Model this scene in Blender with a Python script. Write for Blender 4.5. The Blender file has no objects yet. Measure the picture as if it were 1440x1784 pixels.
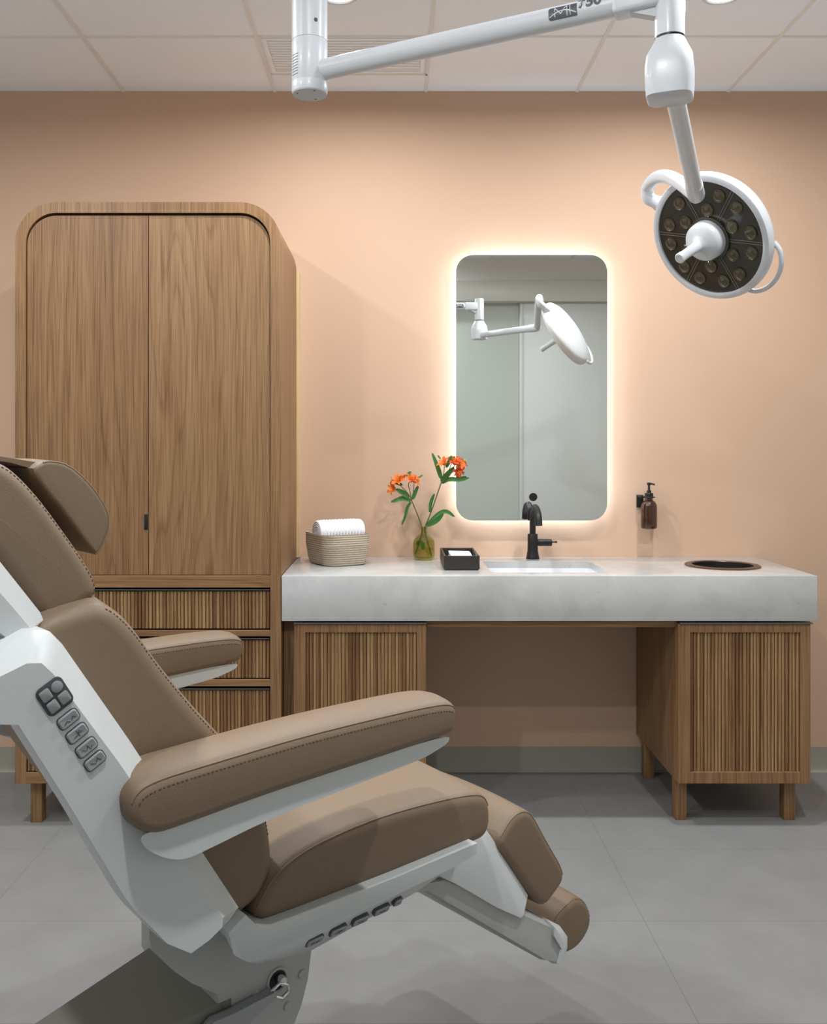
import bpy, bmesh, math, random
from mathutils import Vector, Matrix
random.seed(7)
SC = bpy.context.scene
COL = SC.collection
PI = math.pi

# ------------------------------------------------------------------ camera, world, exposure
cam_d = bpy.data.cameras.new('camera'); cam = bpy.data.objects.new('camera', cam_d); COL.objects.link(cam)
cam.location = (0, 0, 1.304); cam.rotation_euler = (PI/2, 0, 0)
cam_d.sensor_fit = 'HORIZONTAL'; cam_d.sensor_width = 36.0; cam_d.lens = 1619/1440*36
cam_d.shift_x = 35/1440; cam_d.shift_y = -112/1440
cam_d.clip_start = .05
SC.camera = cam
W = bpy.data.worlds.new('world'); SC.world = W; W.use_nodes = True
W.node_tree.nodes['Background'].inputs[0].default_value = (.93, .97, 1, 1)   # even fill light added through the doorway, in place of an unseen lobby
W.node_tree.nodes['Background'].inputs[1].default_value = .45
vs = SC.view_settings
vs.view_transform = 'Standard'; vs.look = 'None'; vs.gamma = 1; vs.use_curve_mapping = False
vs.exposure = -.55
DOWNLIGHT_W = 29.0
MIRROR_LED = 75.0

# room measures (metres)
YW = 3.75; YR = .36; XL = -2.45; XR = 2.75; ZC = 2.743
YF = 3.193                                   # front plane of the casework

# ------------------------------------------------------------------ material helpers
def lin(c):
    return tuple(((v/255)/12.92 if v/255 <= .04045 else ((v/255+.055)/1.055)**2.4) for v in c) + (1,)
def newmat(name):
    m = bpy.data.materials.new(name); m.use_nodes = True
    nt = m.node_tree; nt.nodes.clear()
    out = nt.nodes.new('ShaderNodeOutputMaterial'); p = nt.nodes.new('ShaderNodeBsdfPrincipled')
    nt.links.new(p.outputs[0], out.inputs[0])
    return m, nt, p, out
def nd(nt, t, **kw):
    n = nt.nodes.new(t)
    for k, v in kw.items():
        if k.startswith('i_'): n.inputs[k[2:].replace('_', ' ')].default_value = v
        else: setattr(n, k, v)
    return n
def plain(name, rgb, rough=.5, metal=0, spec=.5, coat=0, noise=0, nscale=30, bump=0, bscale=300, coatr=.1):
    m, nt, p, out = newmat(name)
    p.inputs['Base Color'].default_value = lin(rgb); p.inputs['Roughness'].default_value = rough
    p.inputs['Metallic'].default_value = metal; p.inputs['Specular IOR Level'].default_value = spec
    p.inputs['Coat Weight'].default_value = coat; p.inputs['Coat Roughness'].default_value = coatr
    tc = nd(nt, 'ShaderNodeTexCoord')
    if noise:
        n = nd(nt, 'ShaderNodeTexNoise', i_Scale=nscale, i_Detail=6.0)
        nt.links.new(tc.outputs['Object'], n.inputs['Vector'])
        hs = nd(nt, 'ShaderNodeMix', data_type='RGBA')
        a = tuple(max(0, v*(1-noise)) for v in lin(rgb)[:3])+(1,); b = tuple(min(1, v*(1+noise)) for v in lin(rgb)[:3])+(1,)
        hs.inputs[6].default_value = a; hs.inputs[7].default_value = b
        nt.links.new(n.outputs['Fac'], hs.inputs[0]); nt.links.new(hs.outputs[2], p.inputs['Base Color'])
    if bump:
        n2 = nd(nt, 'ShaderNodeTexNoise', i_Scale=bscale, i_Detail=3.0)
        nt.links.new(tc.outputs['Object'], n2.inputs['Vector'])
        b = nd(nt, 'ShaderNodeBump', i_Strength=bump, i_Distance=.001)
        nt.links.new(n2.outputs['Fac'], b.inputs['Height']); nt.links.new(b.outputs[0], p.inputs['Normal'])
    return m

def oak(name, base, dark, light, off=(0, 0, 0), axis='Z', ring=9.0, slat=0, cathedral=.25, rough=.45):
    """oak: fine pores and rings running along one axis; slat>0 gives each slat its own tone"""
    m, nt, p, out = newmat(name); L = nt.links
    tc = nd(nt, 'ShaderNodeTexCoord')
    mp = nd(nt, 'ShaderNodeMapping'); mp.inputs['Location'].default_value = off
    if axis == 'X': mp.inputs['Rotation'].default_value = (0, PI/2, 0)
    if axis == 'Y': mp.inputs['Rotation'].default_value = (PI/2, 0, 0)
    L.new(tc.outputs['Object'], mp.inputs['Vector'])
    # broad distortion, stretched along the grain
    s1 = nd(nt, 'ShaderNodeMapping'); s1.inputs['Scale'].default_value = (5.0, 5.0, .42)
    L.new(mp.outputs[0], s1.inputs['Vector'])
    n1 = nd(nt, 'ShaderNodeTexNoise', i_Scale=1.0, i_Detail=2.0, i_Roughness=.4); L.new(s1.outputs[0], n1.inputs['Vector'])
    mul = nd(nt, 'ShaderNodeMath', operation='MULTIPLY'); mul.inputs[1].default_value = ring*cathedral*8
    L.new(n1.outputs['Fac'], mul.inputs[0])
    sep = nd(nt, 'ShaderNodeSeparateXYZ'); L.new(mp.outputs[0], sep.inputs[0])
    xa = nd(nt, 'ShaderNodeMath', operation='ADD'); L.new(sep.outputs[0], xa.inputs[0]); L.new(sep.outputs[1], xa.inputs[1])
    xm = nd(nt, 'ShaderNodeMath', operation='MULTIPLY'); xm.inputs[1].default_value = ring*6; L.new(xa.outputs[0], xm.inputs[0])
    ad = nd(nt, 'ShaderNodeMath', operation='ADD'); L.new(mul.outputs[0], ad.inputs[0]); L.new(xm.outputs[0], ad.inputs[1])
    fr = nd(nt, 'ShaderNodeMath', operation='FRACT'); L.new(ad.outputs[0], fr.inputs[0])
    rr = nd(nt, 'ShaderNodeValToRGB'); e = rr.color_ramp.elements
    e[0].position = 0; e[0].color = (.45, .45, .45, 1); e[1].position = 1; e[1].color = (.5, .5, .5, 1)
    x = rr.color_ramp.elements.new(.7); x.color = (.62, .62, .62, 1); x = rr.color_ramp.elements.new(.92); x.color = (.22, .22, .22, 1)
    L.new(fr.outputs[0], rr.inputs[0])
    # fine fibres
    s2 = nd(nt, 'ShaderNodeMapping'); s2.inputs['Scale'].default_value = (300, 300, 5)
    L.new(mp.outputs[0], s2.inputs['Vector'])
    n2 = nd(nt, 'ShaderNodeTexNoise', i_Scale=1.0, i_Detail=3.0, i_Roughness=.6); L.new(s2.outputs[0], n2.inputs['Vector'])
    fz = nd(nt, 'ShaderNodeMapRange'); fz.inputs[1].default_value = .30; fz.inputs[2].default_value = .68; L.new(n2.outputs['Fac'], fz.inputs[0])
    s3 = nd(nt, 'ShaderNodeMapping'); s3.inputs['Scale'].default_value = (38, 38, 1.1)
    L.new(mp.outputs[0], s3.inputs['Vector'])
    n3 = nd(nt, 'ShaderNodeTexNoise', i_Scale=1.0, i_Detail=2.0); L.new(s3.outputs[0], n3.inputs['Vector'])
    a1 = nd(nt, 'ShaderNodeMix', data_type='FLOAT'); a1.inputs[0].default_value = .52
    L.new(fz.outputs[0], a1.inputs[2]); L.new(n3.outputs['Fac'], a1.inputs[3])
    a2 = nd(nt, 'ShaderNodeMix', data_type='FLOAT'); a2.inputs[0].default_value = .36
    L.new(a1.outputs[0], a2.inputs[2]); L.new(rr.outputs[0], a2.inputs[3])
    last = a2.outputs[0]
    if slat:
        dv = nd(nt, 'ShaderNodeMath', operation='DIVIDE'); dv.inputs[1].default_value = slat; L.new(sep.outputs[0], dv.inputs[0])
        fl = nd(nt, 'ShaderNodeMath', operation='FLOOR'); L.new(dv.outputs[0], fl.inputs[0])
        wn = nd(nt, 'ShaderNodeTexWhiteNoise', noise_dimensions='1D'); L.new(fl.outputs[0], wn.inputs['W'])
        g = nd(nt, 'ShaderNodeMath', operation='MULTIPLY_ADD'); g.inputs[1].default_value = .30; g.inputs[2].default_value = -.13
        L.new(wn.outputs['Value'], g.inputs[0])
        s = nd(nt, 'ShaderNodeMath', operation='ADD'); L.new(last, s.inputs[0]); L.new(g.outputs[0], s.inputs[1]); last = s.outputs[0]
    cr = nd(nt, 'ShaderNodeValToRGB'); e = cr.color_ramp.elements
    e[0].position = .33; e[0].color = lin(dark); e[1].position = .66; e[1].color = lin(light)
    x = e.new(.48); x.color = lin(base)
    L.new(last, cr.inputs[0]); L.new(cr.outputs[0], p.inputs['Base Color'])
    p.inputs['Roughness'].default_value = rough; p.inputs['Specular IOR Level'].default_value = .35
    b = nd(nt, 'ShaderNodeBump', i_Strength=.12, i_Distance=.0006); L.new(n2.outputs['Fac'], b.inputs['Height']); L.new(b.outputs[0], p.inputs['Normal'])
    return m

OB, OD, OL = (132, 98, 65), (106, 75, 48), (149, 115, 81)
M = {}
M['oak'] = oak('oak_vertical', OB, OD, OL)
M['oak_left'] = oak('oak_left_door', (126, 93, 62), (101, 70, 44), (145, 111, 77), off=(3.1, 1, .4), cathedral=.18)
M['oak_right'] = oak('oak_right_door', (133, 99, 67), (111, 79, 50), (149, 118, 83), off=(1.27, 0, 2.2), cathedral=.5, ring=7)
M['oak_h'] = oak('oak_horizontal', OB, OD, OL, axis='X')
M['oak_slat'] = oak('oak_slats', (133, 98, 64), (102, 70, 42), (160, 128, 89), slat=.0122, cathedral=.1)
M['oak_pale'] = oak('oak_pale_scribe', (206, 178, 132), (190, 160, 115), (218, 194, 150), cathedral=.1)
M['peach'] = plain('peach_wall_paint', (200, 167, 142), .75, spec=.25, noise=.015, nscale=3, bump=.05, bscale=220)
M['white_wall'] = plain('pale_grey_wall_paint', (228, 227, 223), .75, spec=.25)
M['ceiling'] = plain('ceiling_tile', (245, 248, 252), .9, spec=.15, bump=.12, bscale=500)
M['grid'] = plain('ceiling_grid', (234, 230, 226), .7)
M['base'] = plain('grey_olive_vinyl_base', (150, 147, 133), .5)
M['white'] = plain('white_enamel', (216, 218, 222), .34, spec=.45, coat=.08)
M['grey_white'] = plain('grey_white_enamel', (205, 206, 208), .6, spec=.2)
M['shell'] = plain('chair_white_plastic', (206, 209, 208), .42, spec=.4)
M['shell_grey'] = plain('chair_grey_plastic', (172, 173, 170), .45, spec=.4)
M['shell_dark'] = plain('chair_dark_cover', (128, 126, 116), .5, spec=.3)
M['leather'] = plain('taupe_upholstery', (126, 106, 85), .52, spec=.4, noise=.03, nscale=60, bump=.35, bscale=420)
M['piping'] = plain('taupe_piping', (128, 107, 85), .55)
M['stitch'] = plain('dark_stitch', (80, 63, 46), .7)
M['black'] = plain('matt_black', (26, 25, 25), .42, spec=.4)
M['dark'] = plain('dark_bronze_box', (48, 41, 36), .4)
M['bronze'] = plain('bronze_ring', (98, 70, 54), .35, metal=.5)
M['hole'] = plain('black_liner', (12, 11, 11), .6)
M['steel'] = plain('dark_steel_pull', (120, 116, 112), .35, metal=.9)
M['lever'] = plain('brushed_lever', (158, 160, 161), .35, metal=.5)
M['chrome'] = plain('chrome', (215, 215, 215), .12, metal=1)
M['key'] = plain('grey_keys', (150, 153, 154), .35, spec=.6)
M['key_rim'] = plain('dark_key_rim', (70, 73, 76), .4)
M['ink'] = plain('dark_grey_print', (86, 88, 96), .5)
M['ceramic'] = plain('white_ceramic', (232, 233, 236), .15, coat=.4)
M['paper'] = plain('white_paper_towel', (243, 243, 246), .9, spec=.1)
M['towel'] = plain('white_waffle_towel', (240, 240, 244), .95, spec=.05, bump=.3, bscale=900)
M['leaf'] = plain('green_leaf', (52, 104, 36), .45, noise=.25, nscale=40)
M['stem'] = plain('green_stem', (72, 88, 46), .5)
M['petal'] = plain('orange_petal', (232, 112, 40), .55, noise=.3, nscale=90)
M['petal_red'] = plain('deep_orange_petal', (214, 74, 28), .55, noise=.3, nscale=90)
M['petal_yel'] = plain('yellow_petal', (238, 176, 60), .55)
M['alu'] = plain('aluminium_chassis', (190, 190, 190), .4, metal=.8)
M['door_white'] = plain('white_door_leaf', (205, 206, 203), .45, spec=.4)
M['door_header'] = plain('door_track_cover', (206, 204, 196), .4)

# stone counter
m, nt, p, out = newmat('pale_quartz'); L = nt.links
tc = nd(nt, 'ShaderNodeTexCoord')
n = nd(nt, 'ShaderNodeTexNoise', i_Scale=7.0, i_Detail=8.0, i_Roughness=.65, i_Distortion=.6); L.new(tc.outputs['Object'], n.inputs['Vector'])
cr = nd(nt, 'ShaderNodeValToRGB'); e = cr.color_ramp.elements
e[0].position = .3; e[0].color = lin((180, 180, 178)); e[1].position = .6; e[1].color = lin((194, 194, 192))
L.new(n.outputs['Fac'], cr.inputs[0])
n2 = nd(nt, 'ShaderNodeTexNoise', i_Scale=45.0, i_Detail=3.0); L.new(tc.outputs['Object'], n2.inputs['Vector'])
c2 = nd(nt, 'ShaderNodeValToRGB'); c2.color_ramp.elements[0].position = .27; c2.color_ramp.elements[0].color = (.72, .72, .71, 1)
c2.color_ramp.elements[1].position = .33; c2.color_ramp.elements[1].color = (1, 1, 1, 1); L.new(n2.outputs['Fac'], c2.inputs[0])
mx = nd(nt, 'ShaderNodeMix', data_type='RGBA', blend_type='MULTIPLY'); mx.inputs[0].default_value = .6
L.new(cr.outputs[0], mx.inputs[6]); L.new(c2.outputs[0], mx.inputs[7]); L.new(mx.outputs[2], p.inputs['Base Color'])
p.inputs['Roughness'].default_value = .16; p.inputs['Coat Weight'].default_value = .25; p.inputs['Coat Roughness'].default_value = .06
M['stone'] = m

# floor: large grey vinyl tiles with thin joints
m, nt, p, out = newmat('grey_vinyl_floor'); L = nt.links
tc = nd(nt, 'ShaderNodeTexCoord'); sp = nd(nt, 'ShaderNodeSeparateXYZ'); L.new(tc.outputs['Object'], sp.inputs[0])
def joint(sock, off, pitch, w):
    a = nd(nt, 'ShaderNodeMath', operation='ADD'); a.inputs[1].default_value = -off; L.new(sock, a.inputs[0])
    d = nd(nt, 'ShaderNodeMath', operation='DIVIDE'); d.inputs[1].default_value = pitch; L.new(a.outputs[0], d.inputs[0])
    f = nd(nt, 'ShaderNodeMath', operation='FRACT'); L.new(d.outputs[0], f.inputs[0])
    g = nd(nt, 'ShaderNodeMath', operation='LESS_THAN'); g.inputs[1].default_value = w/pitch; L.new(f.outputs[0], g.inputs[0])
    return g.outputs[0]
j1 = joint(sp.outputs[0], .69, .9144, .0022); j2 = joint(sp.outputs[1], 2.56, .4572, .0022)
mxj = nd(nt, 'ShaderNodeMath', operation='MAXIMUM'); L.new(j1, mxj.inputs[0]); L.new(j2, mxj.inputs[1])
n = nd(nt, 'ShaderNodeTexNoise', i_Scale=5.0, i_Detail=9.0, i_Roughness=.7); L.new(tc.outputs['Object'], n.inputs['Vector'])
cr = nd(nt, 'ShaderNodeValToRGB'); e = cr.color_ramp.elements
e[0].position = .3; e[0].color = lin((125, 124, 122)); e[1].position = .7; e[1].color = lin((135, 134, 133)); L.new(n.outputs['Fac'], cr.inputs[0])
mx = nd(nt, 'ShaderNodeMix', data_type='RGBA'); mx.inputs[7].default_value = lin((98, 96, 93))
sc = nd(nt, 'ShaderNodeMath', operation='MULTIPLY'); sc.inputs[1].default_value = .55; L.new(mxj.outputs[0], sc.inputs[0])
L.new(sc.outputs[0], mx.inputs[0]); L.new(cr.outputs[0], mx.inputs[6]); L.new(mx.outputs[2], p.inputs['Base Color'])
p.inputs['Roughness'].default_value = .55; p.inputs['Specular IOR Level'].default_value = .35
M['floor'] = m

# mirror, emitters, glass
M['mirror'] = plain('mirror_silver', (238, 242, 240), 0.0, metal=1)
def emit(name, rgb, s):
    m = bpy.data.materials.new(name); m.use_nodes = True; nt = m.node_tree; nt.nodes.clear()
    o = nt.nodes.new('ShaderNodeOutputMaterial'); e = nt.nodes.new('ShaderNodeEmission')
    e.inputs[0].default_value = lin(rgb); e.inputs[1].default_value = s; nt.links.new(e.outputs[0], o.inputs[0]); return m
M['led'] = emit('mirror_led', (226, 240, 255), MIRROR_LED)
M['lamp'] = emit('downlight_lens', (255, 250, 242), 6.0)
def thin_glass(name, rgb, ior=1.45, rough=0.0):
    m = bpy.data.materials.new(name); m.use_nodes = True; nt = m.node_tree; nt.nodes.clear()
    o = nt.nodes.new('ShaderNodeOutputMaterial'); t = nt.nodes.new('ShaderNodeBsdfTransparent'); g = nt.nodes.new('ShaderNodeBsdfGlossy')
    t.inputs[0].default_value = lin(rgb); g.inputs['Roughness'].default_value = .03
    lw = nt.nodes.new('ShaderNodeLayerWeight'); pw = nt.nodes.new('ShaderNodeMath'); pw.operation = 'POWER'; pw.inputs[1].default_value = 3.0
    f = nt.nodes.new('ShaderNodeMath'); f.operation = 'MULTIPLY_ADD'; f.inputs[1].default_value = .6; f.inputs[2].default_value = ((ior-1)/(ior+1))**2
    nt.links.new(lw.outputs['Facing'], pw.inputs[0]); nt.links.new(pw.outputs[0], f.inputs[0])
    x = nt.nodes.new('ShaderNodeMixShader'); nt.links.new(f.outputs[0], x.inputs[0]); nt.links.new(t.outputs[0], x.inputs[1]); nt.links.new(g.outputs[0], x.inputs[2])
    nt.links.new(x.outputs[0], o.inputs[0]); return m
M['olive_glass'] = thin_glass('olive_glass', (236, 237, 200))
M['water'] = thin_glass('water_in_vase', (250, 248, 232), 1.33)
M['lens_glass'] = thin_glass('clear_lens', (228, 225, 214), 1.75)
M['smoke'] = plain('smoked_lamp_face', (58, 54, 46), .12, coat=.6)
M['smoke2'] = plain('smoked_lamp_joint', (122, 118, 110), .25)
M['lens_dark'] = plain('lens_reflector', (112, 106, 84), .22, metal=.6)
m, nt, p, out = newmat('amber_glass')
p.inputs['Base Color'].default_value = lin((66, 32, 8)); p.inputs['Roughness'].default_value = .08
p.inputs['Transmission Weight'].default_value = .3; p.inputs['IOR'].default_value = 1.45; p.inputs['Coat Weight'].default_value = .5
M['amber'] = m
m = bpy.data.materials.new('frosted_glass'); m.use_nodes = True; nt = m.node_tree; nt.nodes.clear()
o = nt.nodes.new('ShaderNodeOutputMaterial'); d = nt.nodes.new('ShaderNodeBsdfDiffuse'); t = nt.nodes.new('ShaderNodeBsdfTranslucent'); x = nt.nodes.new('ShaderNodeMixShader')
d.inputs[0].default_value = lin((222, 226, 218)); t.inputs[0].default_value = lin((226, 230, 224)); x.inputs[0].default_value = .45
nt.links.new(d.outputs[0], x.inputs[1]); nt.links.new(t.outputs[0], x.inputs[2]); nt.links.new(x.outputs[0], o.inputs[0])
M['frosted'] = m

# rope
m, nt, p, out = newmat('cream_rope'); L = nt.links
tc = nd(nt, 'ShaderNodeTexCoord'); mp = nd(nt, 'ShaderNodeMapping'); mp.inputs['Scale'].default_value = (1, 1, .6); L.new(tc.outputs['Object'], mp.inputs[0])
sp = nd(nt, 'ShaderNodeSeparateXYZ'); L.new(tc.outputs['Object'], sp.inputs[0])
def mth(op, a, b):
    n = nd(nt, 'ShaderNodeMath', operation=op)
    for k, x in ((0, a), (1, b)):
        if isinstance(x, (int, float)): n.inputs[k].default_value = x
        else: L.new(x, n.inputs[k])
    return n.outputs[0]
zr = mth('ADD', mth('DIVIDE', sp.outputs[2], .00814), -.12)
gz = mth('SUBTRACT', 1, mth('MULTIPLY', 2, mth('ABSOLUTE', mth('SUBTRACT', mth('FRACT', zr, 0), .5), 0)))    # 0 in the groove, 1 on the crest of a coil
tw_ = mth('FRACT', mth('ADD', mth('MULTIPLY', mth('ADD', mth('MULTIPLY', sp.outputs[0], 1.0), mth('MULTIPLY', sp.outputs[1], -1.0)), 165), mth('MULTIPLY', zr, .9)), 0)
n = nd(nt, 'ShaderNodeTexNoise', i_Scale=260.0, i_Detail=2.0); L.new(mp.outputs[0], n.inputs['Vector'])
hgt = mth('ADD', mth('MULTIPLY', mth('POWER', gz, .5), .55), mth('ADD', mth('MULTIPLY', tw_, .22), mth('MULTIPLY', n.outputs['Fac'], .35)))
cr = nd(nt, 'ShaderNodeValToRGB'); e = cr.color_ramp.elements
e[0].position = .30; e[0].color = lin((120, 104, 82)); e[1].position = .85; e[1].color = lin((206, 192, 170)); L.new(hgt, cr.inputs[0])  # shade between the coils put into the colour: grooves dark, crests pale
L.new(cr.outputs[0], p.inputs['Base Color']); p.inputs['Roughness'].default_value = .9
b = nd(nt, 'ShaderNodeBump', i_Strength=.6, i_Distance=.002); L.new(hgt, b.inputs['Height']); L.new(b.outputs[0], p.inputs['Normal'])
M['rope'] = m

# ------------------------------------------------------------------ object helpers
def obj(name, bm, mat, parent=None, smooth=30, kind=None):
    bm.normal_update()
    bmesh.ops.recalc_face_normals(bm, faces=bm.faces[:])
    me = bpy.data.meshes.new(name); bm.to_mesh(me); bm.free()
    mats = mat if isinstance(mat, (list, tuple)) else [mat]
    for x in mats: me.materials.append(x)
    if smooth:
        me.shade_smooth(); me.set_sharp_from_angle(angle=math.radians(smooth))
    o = bpy.data.objects.new(name, me); COL.objects.link(o)
    if parent: o.parent = parent
    if kind: o['kind'] = kind
    return o
def struct(name, bm, mat, parent=None, smooth=30):
    o = obj(name, bm, mat, parent, smooth)
    if not parent: o['kind'] = 'structure'
    return o
def tag(o, label, cat, group=None):
    o['label'] = label; o['category'] = cat
    if group: o['group'] = group
    return o
def thing(name, label, cat, loc=(0, 0, 0), rz=0, group=None):
    o = bpy.data.objects.new(name, None); COL.objects.link(o); o.location = loc; o.rotation_euler = (0, 0, rz)
    o.empty_display_size = .05
    return tag(o, label, cat, group)
def local(bm, loc):                     # world-space mesh into the frame of an unrotated thing
    bmesh.ops.translate(bm, vec=-Vector(loc), verts=bm.verts); return bm
def box(bm, x0, x1, y0, y1, z0, z1, bev=0, seg=2):
    r = bmesh.ops.create_cube(bm, size=1)['verts']
    for v in r: v.co = Vector(((x0+x1)/2+v.co.x*(x1-x0), (y0+y1)/2+v.co.y*(y1-y0), (z0+z1)/2+v.co.z*(z1-z0)))
    if bev:
        es = {e for v in r for e in v.link_edges}
        bmesh.ops.bevel(bm, geom=list(es), offset=bev, segments=seg, affect='EDGES', profile=.5)
    return bm
def Bx(*a, **k): return box(bmesh.new(), *a, **k)
def frame(t):
    t = t.normalized(); a = Vector((0, 0, 1)) if abs(t.z) < .9 else Vector((1, 0, 0))
    u = t.cross(a).normalized(); return u, u.cross(t).normalized()
def tube(bm, pts, r, seg=12, caps=True, closed=False):
    pts = [Vector(p) for p in pts]; n = len(pts); rs = r if isinstance(r, (list, tuple)) else [r]*n
    rings = []; u = None
    for i, p in enumerate(pts):
        if closed: t = pts[(i+1) % n]-pts[i-1]
        else: t = pts[min(i+1, n-1)]-pts[max(i-1, 0)]
        t = t.normalized()
        if u is None: u, _ = frame(t)
        else:
            u = (u-t*u.dot(t)).normalized()
        w = t.cross(u)
        rings.append([bm.verts.new(p+(u*math.cos(2*PI*k/seg)+w*math.sin(2*PI*k/seg))*rs[i]) for k in range(seg)])
    for i in range(n if closed else n-1):
        a, b = rings[i], rings[(i+1) % n]
        for k in range(seg): bm.faces.new((a[k], a[(k+1) % seg], b[(k+1) % seg], b[k]))
    if caps and not closed: bm.faces.new(rings[0][::-1]); bm.faces.new(rings[-1])
    return bm
def smooth_path(pts, it=2):
    pts = [Vector(p) for p in pts]
    for _ in range(it):
        q = [pts[0]]
        for a, b in zip(pts, pts[1:]): q += [a*.75+b*.25, a*.25+b*.75]
        pts = q+[pts[-1]]
    return pts
def lathe(bm, prof, origin=(0, 0, 0), axis=(0, 0, 1), seg=32, capb=True, capt=True):
    o = Vector(origin); t = Vector(axis).normalized(); u, w = frame(t); rings = []
    for r, h in prof:
        rings.append([bm.verts.new(o+t*h+(u*math.cos(2*PI*k/seg)+w*math.sin(2*PI*k/seg))*max(r, 1e-5)) for k in range(seg)])
    for a, b in zip(rings, rings[1:]):
        for k in range(seg): bm.faces.new((a[k], a[(k+1) % seg], b[(k+1) % seg], b[k]))
    if capb: bm.faces.new(rings[0][::-1])
    if capt: bm.faces.new(rings[-1])
    return bm
def prism(bm, poly, to3a, to3b):
    a = [bm.verts.new(to3a(*p)) for p in poly]; b = [bm.verts.new(to3b(*p)) for p in poly]; n = len(poly)
    for i in range(n): bm.faces.new((a[i], a[(i+1) % n], b[(i+1) % n], b[i]))
    bm.faces.new(a[::-1]); bm.faces.new(b); return bm
def prism_y(poly, y0, y1, bm=None):     # polygon in x,z
    return prism(bm or bmesh.new(), poly, lambda x, z: (x, y0, z), lambda x, z: (x, y1, z))
def bevel_all(bm, off, seg=2, ang=30):
    es = [e for e in bm.edges if len(e.link_faces) == 2 and e.calc_face_angle(0) > math.radians(ang)]
    bmesh.ops.bevel(bm, geom=es, offset=off, segments=seg, affect='EDGES', profile=.5); return bm
def arc(cx, cz, r, a0, a1, n=10):
    return [(cx+r*math.cos(a0+(a1-a0)*i/n), cz+r*math.sin(a0+(a1-a0)*i/n)) for i in range(n+1)]
def rrect(x0, x1, z0, z1, tl=0, tr=0, br=0, bl=0, n=10):
    P = []
    P += arc(x0+bl, z0+bl, bl, PI, 1.5*PI, n) if bl else [(x0, z0)]
    P += arc(x1-br, z0+br, br, 1.5*PI, 2*PI, n) if br else [(x1, z0)]
    P += arc(x1-tr, z1-tr, tr, 0, .5*PI, n) if tr else [(x1, z1)]
    P += arc(x0+tl, z1-tl, tl, .5*PI, PI, n) if tl else [(x0, z1)]
    return P
def loft(bm, rings, caps=True):
    R = [[bm.verts.new(p) for p in r] for r in rings]; n = len(R[0])
    for a, b in zip(R, R[1:]):
        for k in range(n): bm.faces.new((a[k], a[(k+1) % n], b[(k+1) % n], b[k]))
    if caps: bm.faces.new(R[0][::-1]); bm.faces.new(R[-1])
    return bm
def flutes(x0, x1, z0, z1, yf, pitch=.0122, depth=.0062, back=.014):
    """a board of half-round vertical slats, back at yf+.012"""
    bm = bmesh.new(); n = max(1, round((x1-x0)/pitch)); pw = (x1-x0)/n; pts = []
    for i in range(n):
        for t in (-1, -.86, -.84, -.66, -.33, 0, .33, .66, .84, .86, 1):
            pts.append((x0+(i+.5+t*.499)*pw, yf+(depth*1.25 if abs(t) > .85 else depth*(1-math.sqrt(1-t*t)))))
    pts += [(x1, yf+back), (x0, yf+back)]
    return prism(bm, pts, lambda x, y: (x, y, z0), lambda x, y: (x, y, z1))

# ------------------------------------------------------------------ the room
struct('floor', Bx(XL-.1, XR+.1, -1.7, YW+.12, -.1, 0), M['floor'], smooth=0)
bm = Bx(XL-.1, XR+.1, YR-.12, YW+.12, ZC, ZC+.1)
struct('ceiling', bm, M['ceiling'], smooth=0)
struct('wall_back', Bx(XL-.1, XR+.1, YW, YW+.1, 0, ZC), M['peach'], smooth=0)
struct('wall_left', Bx(XL-.1, XL, YR, YW, 0, ZC), M['white_wall'], smooth=0)
struct('wall_right', Bx(XR, XR+.1, YR, YW, 0, ZC), M['white_wall'], smooth=0)
bm = Bx(XL, -2.2, YR-.12, YR, 0, ZC); box(bm, 2.05, XR, YR-.12, YR, 0, ZC); box(bm, -2.2, 2.05, YR-.12, YR, 2.41, ZC)  # unseen doorway opening, widened on the left to let in more fill light
struct('wall_front', bm, M['white_wall'], smooth=0)
struct('trim_1', Bx(-2.25, 2.05, YR, YR+.05, 2.41, 2.565, bev=.004), M['door_header'])           # cover over the sliding track
# sliding doors: frosted glass leaf pushed behind a white leaf
bm = Bx(.44, 1.02, YR-.075, YR-.05, .01, 2.41)
dg = struct('door_1', bm, M['frosted'], smooth=0)
bm = Bx(.985, 2.04, YR-.04, YR-.005, .01, 2.41, bev=.002)
dw = struct('door_2', bm, M['door_white'])
struct('trim_2', Bx(.962, .985, YR-.046, YR-.002, .01, 2.41, bev=.002), M['door_white'])
# cove base with a small toe
prof = [(0, .003), (0, .1), (-.004, .1), (-.005, .022), (-.009, .010), (-.018, .003)]
def base_run(name, x0, x1):
    bm = bmesh.new(); prism(bm, prof, lambda d, z: (x0, YW+d, z-.003), lambda d, z: (x1, YW+d, z-.003)); struct(name, bm, M['base'])
base_run('baseboard_back', XL, XR)
# ceiling grid: 2 ft bays, first cross tee .5 m off the wall
bm = bmesh.new()
gx = [-.479+.6096*k for k in range(-3, 6)]; gy = [3.25-.6096*k for k in range(0, 9)]
for x in gx:
    if XL < x < XR: box(bm, x-.0065, x+.0065, YR, YW, ZC-.004, ZC)
for y in gy:
    if y > YR: box(bm, XL, XR, y-.006, y+.006, ZC-.0035, ZC)
struct('trim_3', bm, M['grid'], smooth=0)

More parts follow.
